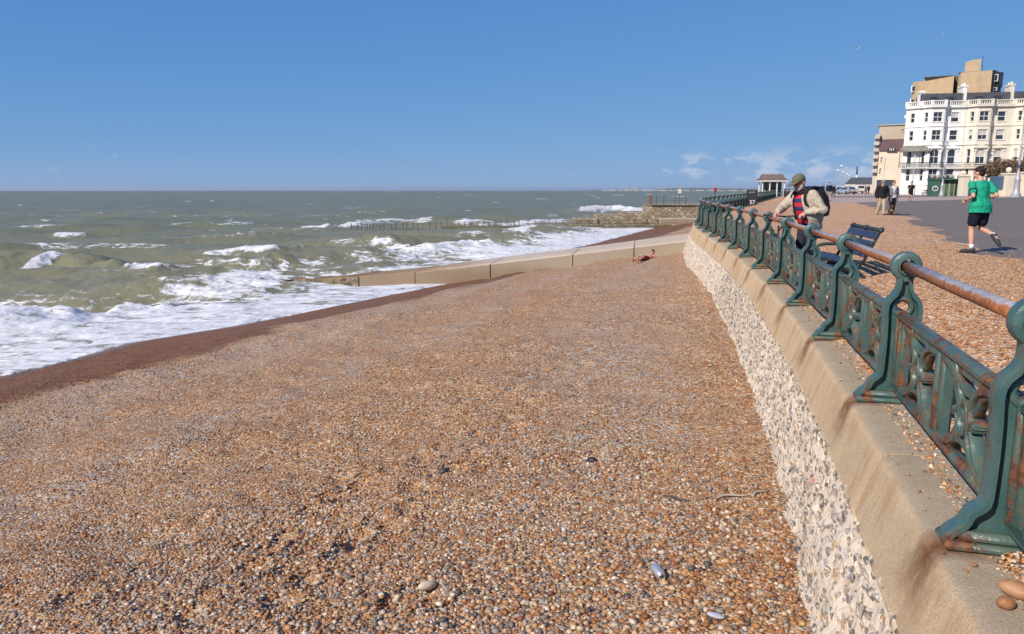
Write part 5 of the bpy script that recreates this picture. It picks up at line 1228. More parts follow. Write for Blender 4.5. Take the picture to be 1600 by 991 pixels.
for (u, Y, vt, lab) in ((1307.5, 235, 265, 'slim lamp post on the far road, leftmost of the row'), (1312.5, 200, 258, 'tallest slim lamp post on the far road, second of the row'), (1315.5, 270, 268, 'slim lamp post on the far road just right of the tallest one'), (1322, 300, 271, 'small slim lamp post on the far road above the silver car'), (1325, 330, 274, 'smallest slim lamp post on the far road, rightmost of the row')):
    z0 = float(zg(Y)); H_ = PY(u, vt, Y).z - z0; o = tag(empty('road_lamp', (PY(u, 300, Y).x, Y, z0)), lab, 'lamp', 'slim lamp posts along the far road')
    q = MB(); q.lathe([(.22, 0), (.2, 1.4), (.12, 1.5), (.08, H_ - .5)], 8); q.build('pole', M_SILVER, o, 30); q = MB(); q.ell((0, 0, H_ - .3), (.42, .42, .34), 10, 6); q.build('globe', M_LAMPG, o, True)
# ------------------------------------------------------------------ vehicles
M_TYRE = surf('tyre', (.02, .02, .021), None, .85, 10); M_RIM = surf('wheel_rim', (.35, .36, .37), None, .35, 6, metallic=.6); M_CGLASS = NT('car_glass').done((.02, .025, .03), .05, None, Specular_IOR_Level=.8)
M_TAIL = NT('tail_light').done((.45, .02, .02), .2, None); M_HEAD = NT('head_light').done((.75, .75, .72), .15, None); M_PLATE = surf('number_plate', (.68, .55, .08), None, .5, 4)
def paint(name, c): return NT(name).done(c, .3, None, Metallic=.25, Coat_Weight=.5, Coat_Roughness=.08)
def car(name, loc, rz, mat, label, van=False, cat='car', rear=True):
    """a car seen end-on; local -y is the end that faces the camera"""
    o = tag(empty(name, loc, rz), label, cat, 'vehicles parked at the end of the road'); W = .88 if not van else .96
    prof = [(-2.05, .30), (-2.12, .55), (-2.08, .86), (-1.98, .98), (-1.62, 1.38), (-1.3, 1.46), (.1, 1.48), (.55, 1.40), (1.25, .98), (2.0, .84), (2.14, .6), (2.1, .30)] if not van else [(-2.3, .32), (-2.34, .7), (-2.3, 1.2), (-2.2, 1.85), (-2.0, 1.96), (.9, 1.96), (1.2, 1.86), (1.75, 1.15), (2.3, .95), (2.38, .6), (2.34, .32)]
    rings = []
    for sx, inx in ((-1, 0), (-.93, .06), (-.80, .0)): pass
    def sec(x, shr): return [(x * (W if z < 1.0 else W * (1 - .20 * (z - 1.0) / .48) if not van else W * (1 - .06 * (z - 1) / .96)), y, z - shr * (.03 if z > .9 else -.02)) for y, z in prof]
    q = MB(); q.loft([sec(-1, 1), sec(-.94, 0), sec(.94, 0), sec(1, 1)]); q.build('body', mat, o, 40)
    zt = 1.0; q = MB()
    if not van: q.add([(-.66, -1.945, 1.03), (.66, -1.945, 1.03), (.56, -1.66, 1.355), (-.56, -1.66, 1.355)], [(0, 1, 2, 3)])
    else: q.add([(-.7, -2.335, 1.25), (.7, -2.335, 1.25), (.68, -2.245, 1.75), (-.68, -2.245, 1.75)], [(0, 1, 2, 3)])
    q.build('rear_window', M_CGLASS, o)
    for s_ in (-1, 1):
        q = MB(); yy_ = -2.10 if not van else -2.345; q.box((s_ * (W - .13), yy_, .78 if not van else .95), (.2, .06, .22 if not van else .4), None, .02); q.build('tail_light', M_TAIL, o)
        q = MB(); q.add([(s_ * (W - .005), -1.35, 1.0), (s_ * (W - .005), .95, 1.0), (s_ * W * .82, .25, 1.38), (s_ * W * .82, -1.25, 1.40)] if not van else [(s_ * (W + .002), .6, 1.15), (s_ * (W + .002), 1.6, 1.15), (s_ * W * .95, 1.15, 1.75), (s_ * W * .95, .6, 1.75)], [(0, 1, 2, 3)]); q.build('side_window', M_CGLASS, o)
        for y_ in (-1.3, 1.35):
            MY = Matrix.Rotation(math.pi / 2, 3, 'Y'); q = MB(); q.lathe([(.2, -.1), (.31, -.1), (.32, 0), (.31, .1), (.2, .1)], 18, (s_ * (W - .1), y_, .32), MY); w = q.build('wheel', M_TYRE, o, 40); q = MB(); q.lathe([(.2, -.02), (.08, .03)], 12, (s_ * (W - .02), y_, .32), MY if s_ > 0 else Matrix.Rotation(-math.pi / 2, 3, 'Y')); q.build('rim', M_RIM, w)
        q = MB(); q.ell((s_ * (W + .06), .62, 1.02), (.1, .05, .07), 8, 6); q.build('mirror', mat, o, True)
    q = MB(); q.box((0, -2.125 if not van else -2.35, .62), (.5, .03, .12)); q.build('number_plate', M_PLATE, o); q = MB(); q.bx(-W + .06, W - .06, -2.16 if not van else -2.38, -2.0, .34, .5, .03); q.build('bumper', M_BLACK, o)
    return o
for (nm, u, Y, rz, m, lab, vn, ct) in (('silver_hatchback', 1322.5, 150, 8, paint('silver_paint_car', (.38, .40, .44)), 'silver car parked nearest at the end of the road', False, 'car'), ('dark_car', 1315.5, 172, 4, paint('dark_paint_car', (.03, .035, .045)), 'dark car parked behind the silver car', False, 'car'),
        ('white_van', 1337.5, 178, 3, paint('white_paint_car', (.78, .78, .77)), 'small white van in front of the low cream house', True, 'van'), ('pale_van', 1316.5, 215, 2, paint('pale_paint_van', (.70, .71, .72)), 'pale van roof showing behind the parked cars', True, 'van')):
    car(nm, (PY(u, 300, Y).x, Y, float(zg(Y))), R(rz), m, lab, vn, ct)
def motorbike(loc, rz, label):
    o = tag(empty('motorbike', loc, rz), label, 'motorbike'); MY = Matrix.Rotation(math.pi / 2, 3, 'X')
    for x in (-.68, .68): q = MB(); q.torus((x, 0, .31), .25, .06, 18, 8, MY); w = q.build('wheel', M_TYRE, o, True); q = MB(); q.lathe([(.08, -.05), (.08, .05)], 10, (x, 0, .31), MY); q.build('hub', M_RIM, w)
    q = MB(); q.ell((.12, 0, .78), (.32, .16, .17), 12, 8); q.build('tank', M_BLACK, o, True); q = MB(); q.ell((-.4, 0, .80), (.38, .14, .09), 12, 6); q.build('saddle', M_BLACK, o, True); q = MB(); q.bx(-.25, .3, -.16, .16, .28, .62, .06); q.build('engine', M_RIM, o)
    q = MB(); q.tube([(.68, 0, .31), (.45, 0, .95)], .035, 6); q.tube([(.45, -.35, 1.02), (.45, 0, .96), (.45, .35, 1.02)], .02, 6); q.build('fork', M_RIM, o); q = MB(); q.ell((.58, 0, .9), (.09, .1, .1), 10, 6); q.build('headlamp', M_HEAD, o, True)
Y = 128; motorbike((PY(1448, 300, Y).x, Y, float(zg(Y))), R(10), 'dark motorbike parked left of the green kiosk')

# ------------------------------------------------------------------ bench on the shingle
M_NAVY = surf('navy_slats', (.022, .034, .075), (.032, .046, .095), .45, 7, .2, 40); M_BIRON = surf('bench_iron', (.018, .032, .034), (.028, .045, .045), .5, 8)
BL = 1.62; bx0, by0 = 5.06, 10.6; bz = float(prom_z(np.array(bx0 - .3), np.array(by0 + .8))) - .07
bench = tag(empty('park_bench', (bx0, by0, bz), math.atan2(-.21, 1)), 'navy slatted bench with cast iron arms standing in the shingle facing the sea', 'bench')
bench.scale = (1.07, 1.05, 1.05)
# local: y along the bench away from the camera, -x towards the sea
for k in range(5): q = MB(); x = -.56 + k * .095; q.bx(x, x + .082, 0, BL, .40 - .018 * k + .006, .435 - .018 * k, .006); q.build('seat_slat', M_NAVY, bench)
for k in range(3): q = MB(); q.box((.005 + k * .062, BL / 2, .48 + k * .122), (.024, BL, .105), Euler((0, R(27), 0)), .006); sl = q.build('back_slat', M_NAVY, bench)
q = MB(); q.box((.113, BL * .5, .602 - .0), (.003, .12, .055), Euler((0, R(27), 0))); q.build('plaque', surf('plaque', (.62, .62, .60), None, .4, 5), bench)
q = MB(); q.tube([(.178, -.03, .80), (.178, BL + .03, .80)], .030, 10); q.build('top_rail', M_BIRON, bench, True)
for y in (.03, BL / 2, BL - .03):
    q = MB(); q.tube([(-.02, y, .33), (.06, y, .52), (.13, y, .68), (.185, y, .81)], .021, 8); q.ell((.19, y, .81), (.036, .036, .036), 8, 6); q.tube(smooth2([(-.60, y, .40), (-.45, y, .385), (-.2, y, .36), (-.03, y, .33)], 2), .02, 6); q.build('end_frame', M_BIRON, bench, True)
    q = MB(); q.tube(smooth2([(-.52, y, .39), (-.50, y, .28), (-.56, y, .15), (-.55, y, .04), (-.60, y, .0)], 3), [.022] * 12 + [.03], 8); q.build('leg', M_BIRON, bench, True)
    q = MB(); q.tube(smooth2([(-.06, y, .34), (-.07, y, .25), (.03, y, .13), (.06, y, .03), (.12, y, 0)], 3), [.022] * 12 + [.03], 8); q.build('leg', M_BIRON, bench, True)
    q = MB(); q.tube([(-.5, y, .2), (-.28, y, .28), (-.04, y, .2)], .016, 6); q.build('brace', M_BIRON, bench, True)
    if y != BL / 2: q = MB(); q.tube(smooth2([(.09, y, .60), (-.2, y, .605), (-.48, y, .61), (-.60, y, .575), (-.62, y, .50), (-.56, y, .42)], 3), .022, 8); q.build('armrest', M_BIRON, bench, True)

# ------------------------------------------------------------------ separate stones and finds
def stone(loc, sc, rz, col, label, seed, name='stone', cat='stone', group='big loose stones'):
    v, f = ico_np(3); rg = np.random.default_rng(seed); w = v * (1 + .22 * (fbm(v[:, 0] * 1.6 + 3 + seed, v[:, 1] * 1.6 + v[:, 2], seed, 2) - .5)[:, None]) * np.array(sc)
    me = bpy.data.meshes.new(name); me.from_pydata([tuple(p) for p in w], [], [tuple(q) for q in f]); me.polygons.foreach_set('use_smooth', [True] * len(f)); me.materials.append(surf(name + '_' + str(seed), col, tuple(c * .75 for c in col), .6, 18, .15, 60))
    return tag(place(name, me, loc, (0, .1, rz)), label, cat, group)
zt = float(zc_at(2.7)); p = P(1588, 925, 1.40); stone((p.x, p.y, zt + .028), (.058, .034, .03), R(-35), (.42, .22, .11), 'larger smooth orange stone lying on the coping at the right edge', 1)
p = P(1572, 942, 1.40); stone((p.x, p.y, zt + .020), (.032, .025, .022), R(10), (.38, .17, .07), 'smaller round orange stone on the coping beside the larger one', 2)
p = P(1522, 882, 1.41); stone((p.x, p.y, zt + .008), (.014, .011, .009), 0, (.36, .18, .09), 'tiny orange pebble alone on the coping below the nearest post', 3)
def on_beach(u, v):
    H = 2.5
    for _ in range(6): p = P(u, v, H); H = ZC - float(beach_z(np.array(p.x), np.array(p.y)))
    return p
p = on_beach(668, 919); stone((p.x, p.y, p.z + .02), (.07, .035, .03), R(40), (.60, .50, .34), 'pale buff stone lying alone on the shingle near the bottom of the picture', 4)
p = on_beach(1118, 967); stone((p.x, p.y, p.z + .02), (.05, .022, .014), R(-20), (.42, .45, .50), 'flat blue-grey slate pebble on the beach near the foot of the wall', 5)
p = on_beach(693, 741); stone((p.x, p.y, p.z + .03), (.05, .045, .035), R(20), (.05, .05, .055), 'dark rounded stone in the middle of the beach', 6)
p = on_beach(925, 722); stone((p.x, p.y, p.z + .02), (.04, .05, .03), R(60), (.025, .024, .024), 'black stone on the coarse shingle right of centre', 7)
p = on_beach(1034, 908); can = tag(empty('drink_can', (p.x, p.y, p.z + .028), R(200)), 'crushed drink can lying end-on among the pebbles', 'can', 'litter'); MXc = Matrix.Rotation(math.pi / 2 - .25, 3, 'X')
M_ALU = NT('can_aluminium').done((.62, .62, .63), .3, None, Metallic=.7); q = MB(); q.lathe([(.022, 0), (.027, .006), (.031, .02), (.030, .06), (.031, .09), (.026, .1)], 18, (0, 0, 0), MXc); q.build('body', M_ALU, can, True); q = MB(); q.torus((0, 0, 0), .024, .003, 18, 6, MXc); q.build('rim', M_ALU, can, True); q = MB(); q.lathe([(.009, -.002), (.009, .001)], 12, (0, 0, 0), MXc); q.build('opening', M_BLACK, can)
for k, (u, v, L, rz, lab) in enumerate(((1150, 778, .34, 10, 'bleached stick lying across the shingle beside the flint wall'), (1060, 783, .25, -25, 'short dark stick among the pebbles left of the flint wall'), (1190, 772, .2, 35, 'thin grey twig at the foot of the flint wall'))):
    p = on_beach(u, v); q = MB(); q.tube(smooth2([(-L / 2, 0, .012), (-L * .2, .02, .022), (L * .15, -.012, .02), (L / 2, .015, .012)], 3), [.006, .008, .009, .010, .010, .009, .009, .008, .006, .004], 6)
    o = q.build('stick', surf('driftwood_%d' % k, ((.42, .35, .27), (.10, .075, .055), (.34, .30, .26))[k], None, .9, 20), None, True, (p.x, p.y, p.z), (0, 0, R(rz))); tag(o, lab, 'stick', 'driftwood on the beach')
for (u, v, Y, lab) in ((1341, 75.5, 95, 'white gull flying high left of the brick flats'), (1473, 52, 120, 'small gull high above the brick flats')):
    p = PY(u, v, Y); o = tag(empty('gull', p, R(40)), lab, 'gull', 'gulls in the sky'); M_G = M_WHITE
    q = MB(); q.tube([(0, -.22, 0), (0, -.12, .01), (0, .05, .01), (0, .18, .015), (0, .24, .0)], [.015, .05, .06, .035, .01], 8); q.build('body', M_G, o, True)
    for s_ in (-1, 1): q = MB(); q.loft([[(s_ * .03, -.07, .02), (s_ * .03, .09, .02), (s_ * .03, .09, .035), (s_ * .03, -.07, .035)], [(s_ * .3, -.04, .13), (s_ * .3, .1, .13), (s_ * .3, .1, .14), (s_ * .3, -.04, .14)], [(s_ * .62, -.12, .08), (s_ * .62, -.06, .08), (s_ * .62, -.06, .085), (s_ * .62, -.12, .085)]]); q.build('wing', surf('gull_grey', (.45, .46, .48), None, .7, 5) if s_ < 0 else bpy.data.materials['gull_grey'], o)
# ------------------------------------------------------------------ people
def fuse(mb, name, mat, voxel=.014, it=4, parent=None):
    """overlapping volumes melted into one continuous skin"""
    me = mb.mesh(name, mat, False); o = bpy.data.objects.new(name, me); COL.objects.link(o)
    m = o.modifiers.new('r', 'REMESH'); m.mode = 'VOXEL'; m.voxel_size = voxel; m2 = o.modifiers.new('s', 'SMOOTH'); m2.factor = .5; m2.iterations = it
    dg = bpy.context.evaluated_depsgraph_get(); r = bpy.data.meshes.new_from_object(o.evaluated_get(dg)); bpy.data.objects.remove(o)
    r.name = name; r.materials.clear(); r.materials.append(mat); r.polygons.foreach_set('use_smooth', [True] * len(r.polygons)); return place(name, r, parent=parent)
def cloth(name, c, c2=None, rough=.85, fold=.5, fscale=9, dist=.02):
    t = NT(name); v = t.objc(); f = t.noise(t.mapv(v, (1, 1, .7)), fscale, 3, .5, dist=1.6); c2 = c2 or tuple(x * .8 for x in c)
    return t.done(t.mix(t.mr(t.noise(v, 30, 4, .6), .35, .65), c, c2), rough, t.bump(f, fold, dist), Specular_IOR_Level=.2)
def skin_mat(name, c): return surf(name, c, tuple(x * .88 for x in c), .55, 14, .1, 60, local=True)
SKIN = skin_mat('skin', (.56, .31, .215)); SKIN_R = skin_mat('skin_ruddy', (.55, .255, .18)); SKIN_L = skin_mat('skin_light', (.62, .38, .28))
def ring(c, x, y, rx, ry, n=16): return [c + x * (rx * math.cos(a)) + y * (ry * math.sin(a)) for a in [2 * math.pi * k / n for k in range(n)]]
def limb(mb, pts, rs, n=12):
    pts = [Vector(p) for p in pts]; mb.tube(pts, rs, n)
    for p, r_ in zip(pts, rs): mb.ell(p, r_ * .995, n, 8)
def torso(mb, sp, rad, grow=0.0, top=True):
    """sp spine points, rad (rx, ry) per point; local x is to the figure's right"""
    X_ = Vector((1, 0, 0)); rings = []
    for i, (p, (rx, ry)) in enumerate(zip(sp, rad)):
        d = (Vector(sp[min(i + 1, len(sp) - 1)]) - Vector(sp[max(i - 1, 0)])).normalized(); y = X_.cross(d).normalized() * -1
        rings.append(ring(Vector(p), X_, y, rx + grow, ry + grow))
    mb.loft(rings, True)
def head_frame(J):
    f = Vector(J.get('face', (0, 1, 0))).normalized(); x = f.cross(Vector((0, 0, 1))).normalized(); u = x.cross(f).normalized(); return Matrix((x, f, u)).transposed()
def hand(mb, wrist, direction, out, curl=.6, s_=1.0):
    """palm, four unequal fingers, thumb; 'out' is the back of the hand"""
    d = Vector(direction).normalized(); o_ = (Vector(out) - d * Vector(out).dot(d)).normalized(); sd = d.cross(o_).normalized(); w = Vector(wrist)
    M = Matrix((sd, d, o_)).transposed(); c = w + d * .05 * s_; mb.ell(c, (.040 * s_, .055 * s_, .019 * s_), 12, 8, M)
    for k, (off, L) in enumerate(((-.030, .066), (-.010, .076), (.011, .072), (.030, .056))):
        b = w + d * .088 * s_ + sd * off * s_; a1, a2 = curl * .9, curl * 2.0
        p1 = b + (d * math.cos(a1) - o_ * math.sin(a1)) * L * .5 * s_; p2 = p1 + (d * math.cos(a2) - o_ * math.sin(a2)) * L * .5 * s_; mb.tube([b, p1, p2], [.0098 * s_, .0090 * s_, .0075 * s_], 8); mb.ell(p2, .0076 * s_, 8, 6)
    t0 = w + d * .025 * s_ - sd * .034 * s_; t1 = t0 + (d * .6 - sd * .55 - o_ * .4).normalized() * .042 * s_; t2 = t1 + (d * .85 + sd * .1 - o_ * .6).normalized() * .034 * s_; mb.tube([t0, t1, t2], [.0125 * s_, .011 * s_, .0085 * s_], 8); mb.ell(t2, .0086 * s_, 8, 6)
STAND = dict(spine=[(0, 0, .88), (0, 0, .97), (0, .0, 1.08), (0, .01, 1.22), (0, .01, 1.34), (0, 0, 1.42), (0, 0, 1.465), (0, .01, 1.53)], head=(0, .025, 1.635), face=(0, 1, -.05),
             shL=(-.185, 0, 1.405), elL=(-.24, -.02, 1.12), wrL=(-.25, .08, .88), shR=(.185, 0, 1.405), elR=(.24, -.02, 1.12), wrR=(.25, .08, .88),
             hipL=(-.092, 0, .90), knL=(-.10, .02, .49), anL=(-.10, -.02, .085), toL=(-.12, .15, .03), hipR=(.092, 0, .90), knR=(.10, .02, .49), anR=(.10, -.02, .085), toR=(.12, .15, .03))
RAD = [(.135, .105), (.165, .118), (.150, .108), (.160, .115), (.168, .115), (.140, .085), (.062, .062), (.054, .056)]
def person(label, loc, rz, J, top, bottom, shoe, skin=None, hair=None, sleeve=.5, leg=.42, vox=.014, scale=1.0, rad=None, bulk=.022, hem=0, socks=None, hat=None, cat='person', group=None, bulkleg=.018, hands=True, beard=None, shades=False, gloves=None, hs=1.0, skirt=0.0):
    j = dict(STAND); j.update(J); skin = skin or SKIN; rad = rad or RAD; sp = j['spine']; V = Vector
    root = tag(empty('person', loc, rz), label, cat, group); root.scale = (scale,) * 3
    q = MB(); torso(q, sp, rad); hc = V(j['head']); HM = head_frame(j) * hs
    q.tube([V(sp[-2]), V(sp[-1]), hc + HM @ V((0, -.015, -.06))], [.060, .054, .054], 12)
    q.ell(hc + HM @ V((0, -.012, .022)), (.074, .094, .092), 16, 12, HM); q.ell(hc + HM @ V((0, .018, -.045)), (.058, .072, .070), 14, 10, HM); q.ell(hc + HM @ V((0, .062, -.085)), (.030, .026, .022), 10, 8, HM)
    q.tube([hc + HM @ V((0, .086, .022)), hc + HM @ V((0, .108, -.016)), hc + HM @ V((0, .088, -.026))], [.010, .016, .012], 8); q.ell(hc + HM @ V((0, .078, .038)), (.052, .018, .014), 10, 6, HM)
    for s_ in (-1, 1): q.ell(hc + HM @ V((s_ * .077, -.012, -.006)), (.011, .020, .032), 8, 8, HM)
    q.ell(hc + HM @ V((0, .086, -.052)), (.024, .009, .008), 8, 6, HM)
    for S in 'LR':
        limb(q, [j['sh' + S], V(j['sh' + S]).lerp(V(j['el' + S]), .5), j['el' + S], V(j['el' + S]).lerp(V(j['wr' + S]), .35), j['wr' + S]], [.054, .046, .038, .040, .026])
        if hands: d = (V(j['wr' + S]) - V(j['el' + S])); hand(q, j['wr' + S], j.get('hd' + S, d), j.get('ho' + S, (1 if S == 'R' else -1, .2, .1)), j.get('curl', .7))
        else: q.ell(V(j['wr' + S]) + (V(j['wr' + S]) - V(j['el' + S])).normalized() * .06, .042, 8, 6)
        limb(q, [j['hip' + S], V(j['hip' + S]).lerp(V(j['kn' + S]), .5), j['kn' + S], V(j['kn' + S]).lerp(V(j['an' + S]), .35), j['an' + S]], [.092, .078, .054, .056, .036])
        limb(q, [j['an' + S], V(j['an' + S]).lerp(V(j['to' + S]), .6), j['to' + S]], [.036, .034, .024])
    fuse(q, 'body', skin, vox * .75 if hands else vox, 2, root)
    if top:
        q = MB(); n0 = hem; pre = [tuple(V(sp[n0]) - V((0, 0, skirt)))] if skirt else []; torso(q, pre + list(sp[n0:7]), ([(rad[n0][0] + .045, rad[n0][1] + .035)] if skirt else []) + [(a_ + (.026 if i_ < 2 else 0), b_ + (.02 if i_ < 2 else 0)) for i_, (a_, b_) in enumerate(rad[n0:6])] + [(.075, .075)], bulk)
        for S in 'LR':
            a, b, c = V(j['sh' + S]), V(j['el' + S]), V(j['wr' + S])
            if sleeve <= 1: limb(q, [a, a.lerp(b, sleeve * .5), a.lerp(b, sleeve)], [.056 + bulk * .6, .056 + bulk * .7, .056 + bulk * .8])
            else: limb(q, [a, a.lerp(b, .5), b, b.lerp(c, .5), b.lerp(c, sleeve - 1)], [.060 + bulk, .054 + bulk, .046 + bulk, .044 + bulk, .034 + bulk * .7])
        fuse(q, 'top', top, vox, 3, root)
    if bottom:
        q = MB(); torso(q, sp[0:3], rad[0:3], .014 if not top else .012)
        for S in 'LR':
            a, b, c = V(j['hip' + S]), V(j['kn' + S]), V(j['an' + S]); q.ell(a, .098, 12, 8)
            if leg <= 1: limb(q, [a, a.lerp(b, leg * .5), a.lerp(b, leg)], [.100 + bulkleg, .092 + bulkleg, .086 + bulkleg])
            else: limb(q, [a, a.lerp(b, .5), b, b.lerp(c, .5), b.lerp(c, min(1, leg - 1))], [.096 + bulkleg, .080 + bulkleg, .060 + bulkleg, .056 + bulkleg, .046 + bulkleg])
        fuse(q, 'trousers' if leg > 1 else 'shorts', bottom, vox, 3, root)
    for S in 'LR':
        a, t_ = V(j['an' + S]), V(j['to' + S]); d = (t_ - a).normalized(); heel = a + (V((0, 0, -1)) - d * V((0, 0, -1)).dot(d)).normalized() * .03 - d * .03
        q = MB(); limb(q, [heel, heel.lerp(t_, .5), t_, t_ + d * .045], [.046, .048, .044, .030]); q.ell(a, .046, 10, 8); fuse(q, 'shoe', shoe, vox, 2, root)
        if socks: q = MB(); b = V(j['kn' + S]); q.tube([a, a.lerp(b, .22)], [.043, .046], 12); q.build('sock', socks, root, True)
    if hair:
        q = MB(); q.ell(hc + HM @ V((0, -.026, .044)), (.084, .096, .084), 14, 10, HM); q.ell(hc + HM @ V((0, -.055, -.005)), (.072, .060, .070), 12, 8, HM); q.ell(hc + HM @ V((0, .025, .085)), (.062, .062, .040), 12, 8, HM)
        rg = random.Random(5)
        for k in range(26): a = rg.uniform(0, 6.28); e = rg.uniform(-.1, 1.3); d = V((math.cos(a) * math.cos(e) * .078, math.sin(a) * math.cos(e) * .088 - .028, math.sin(e) * .082 + .048)); q.ell(hc + HM @ d, .022, 6, 5)
        fuse(q, 'hair', hair, vox * .8, 1, root)
    if hat:
        kind, hm = hat; q = MB(); q.lathe([(.001, .128), (.045, .124), (.074, .102), (.090, .066), (.094, .036), (.090, .030)], 18, hc, HM @ Matrix.Diagonal((.93, 1.1, 1.0)), True)
        if kind == 'cap':
            for a, b in ((0, 0),): q.add([hc + HM @ V(p) for p in ((-.075, .06, .045), (-.064, .15, .034), (-.03, .19, .026), (.03, .19, .026), (.064, .15, .034), (.075, .06, .045), (-.075, .06, .035), (-.064, .15, .024), (-.03, .19, .016), (.03, .19, .016), (.064, .15, .024), (.075, .06, .035))],
                                          [(0, 1, 2, 3, 4, 5), (6, 11, 10, 9, 8, 7)] + [(k, 6 + k, 6 + (k + 1) % 6, (k + 1) % 6) for k in range(6)])
        elif kind == 'brim': q.lathe([(.085, .040), (.135, .026), (.135, .020), (.085, .030)], 20, hc, HM @ Matrix.Diagonal((.95, 1.08, 1.0)), False)
        q.build('hat', hm, root, 40)
    if shades:
        q = MB()
        for s_ in (-1, 1): q.ell(hc + HM @ V((s_ * .034, .086, .012)), (.029, .014, .021), 10, 6, HM); q.tube([hc + HM @ V((s_ * .060, .078, .018)), hc + HM @ V((s_ * .079, .0, .014))], .005, 5)
        q.tube([hc + HM @ V((-.02, .094, .016)), hc + HM @ V((.02, .094, .016))], .005, 5); q.build('sunglasses', M_BLACK, root, True)
    elif hands:
        for s_ in (-1, 1): q = MB(); q.ell(hc + HM @ V((s_ * .031, .083, .014)), (.013, .008, .008), 8, 6, HM); q.build('eye', M_BLACK, root, True)
    if beard:
        q = MB(); q.ell(hc + HM @ V((0, .045, -.078)), (.056, .052, .042), 12, 8, HM); q.ell(hc + HM @ V((0, .092, -.040)), (.030, .012, .010), 10, 6, HM)
        for s_ in (-1, 1): q.ell(hc + HM @ V((s_ * .058, .02, -.055)), (.018, .034, .042), 8, 6, HM)
        fuse(q, 'beard', beard, vox * .7, 2, root)
    return root, j, HM

# the man with the cap, holding a bicycle behind the railing
def stripe_mat():
    t = NT('striped_jersey'); v = t.objc(); z = t.sepx(v)[2]; w = t.m('FRACT', t.m('MULTIPLY', t.m('ADD', z, t.m('MULTIPLY', t.noise(v, 6, 2, .5), .02)), 7.4))
    c = t.mix(t.m('GREATER_THAN', w, .5), (.035, .038, .115), (.55, .028, .045)); return t.done(c, .85, t.bump(t.noise(v, 9, 3, .5, dist=1.2), .4, .015), Specular_IOR_Level=.2)
M_STRIPE = stripe_mat(); M_BEIGEJ = cloth('beige_jacket', (.50, .43, .335), (.42, .36, .28), .8, .9, 10, .03); M_DARKT = cloth('dark_trousers', (.03, .032, .045)); M_CAP = cloth('olive_cap', (.155, .14, .095), None, .85, .2); M_PACK = cloth('backpack_black', (.014, .014, .017), (.022, .022, .026), .7, .7, 12); M_GREYB2 = cloth('grey_beard', (.42, .39, .36), (.30, .28, .26), .9, .6, 60, .005); M_SHOE = surf('dark_shoe', (.03, .028, .028), None, .6, 10)
mx, my = 4.76, 11.95; mz = float(prom_z(np.array(mx), np.array(my)))
mp, J, HM = person('man in olive cap, beige jacket and striped jersey holding a bicycle behind the railing', (mx, my, mz), R(111.7),
    dict(spine=[(0, -.02, .86), (0, -.01, .95), (0, .03, 1.06), (0, .09, 1.19), (0, .13, 1.29), (0, .145, 1.365), (0, .165, 1.405), (0, .20, 1.46)], head=(0, .25, 1.53), face=(.0, .92, -.36),
         shR=(.185, .145, 1.335), elR=(.25, .36, 1.11), wrR=(.12, .56, 1.055), shL=(-.185, .13, 1.335), elL=(-.34, .03, 1.09), wrL=(-.13, .21, 1.045), hdR=(-.1, .5, -.35), hdL=(.25, .5, -.35), hoR=(.3, .3, 1), hoL=(-.3, .3, 1), curl=.75,
         hipL=(-.092, -.02, .89), hipR=(.092, -.02, .89), knL=(-.11, .04, .48), knR=(.11, .04, .48), anL=(-.12, -.03, .085), anR=(.12, -.03, .085), toL=(-.15, .13, .03), toR=(.15, .13, .03)),
    M_STRIPE, M_DARKT, M_SHOE, SKIN_R, None, 1.2, 2, .014, .96, rad=[(.150, .125), (.185, .155), (.190, .170), (.190, .160), (.180, .130), (.145, .090), (.066, .066), (.058, .058)], bulk=.014, hs=1.14, hat=('cap', M_CAP), beard=M_GREYB2, shades=True)
V = Vector
q = MB()                                  # open jacket: back, sides and sleeves, the jersey shows between its edges
sp = J['spine']; rads = [(.150, .125), (.185, .155), (.190, .170), (.190, .160), (.180, .130), (.150, .095)]
n = 22; inner, outer = [], []
for i in range(6):
    d = (V(sp[i + 1]) - V(sp[max(i - 1, 0)])).normalized(); X_ = V((1, 0, 0)); y = (X_.cross(d) * -1).normalized(); gap = [.62, .66, .62, .55, .48, .40][i]
    al = [math.pi / 2 + gap + (2 * math.pi - 2 * gap) * k / (n - 1) for k in range(n)]
    for g, L in ((.034, inner), (.058, outer)): L.append([V(sp[i]) + X_ * ((rads[i][0] + g) * math.cos(a)) + y * ((rads[i][1] + g) * math.sin(a)) for a in al])
rings = [o_ + i_[::-1] for o_, i_ in zip(outer, inner)]
base = [p - V((0, .02, .09)) for p in rings[0]]; q.loft([base] + rings, True)
for S in 'LR':
    a, b, c = V(J['sh' + S]), V(J['el' + S]), V(J['wr' + S]); limb(q, [a, a.lerp(b, .5), b, b.lerp(c, .5), b.lerp(c, .9)], [.088, .083, .078, .068, .052])
fuse(q, 'jacket', M_BEIGEJ, .011, 2, mp)
q = MB(); q.torus(V(sp[6]) + V((0, 0, -.005)), .085, .030, 18, 8, Matrix.Rotation(-.5, 3, 'X')); q.build('collar', M_PACK, mp, True)
q = MB(); rings = []
for (z, yb, hx, hy) in ((.98, -.20, .13, .07), (1.0, -.22, .155, .10), (1.12, -.215, .165, .125), (1.28, -.165, .165, .125), (1.40, -.10, .15, .105), (1.46, -.06, .12, .08), (1.475, -.05, .09, .05)):
    rings.append([V((hx * math.copysign(abs(math.cos(a)) ** .6, math.cos(a)), yb + hy * math.copysign(abs(math.sin(a)) ** .6, math.sin(a)), z)) for a in [2 * math.pi * k / 20 for k in range(20)]])
q.loft(rings); pk = q.build('backpack', M_PACK, mp, True)
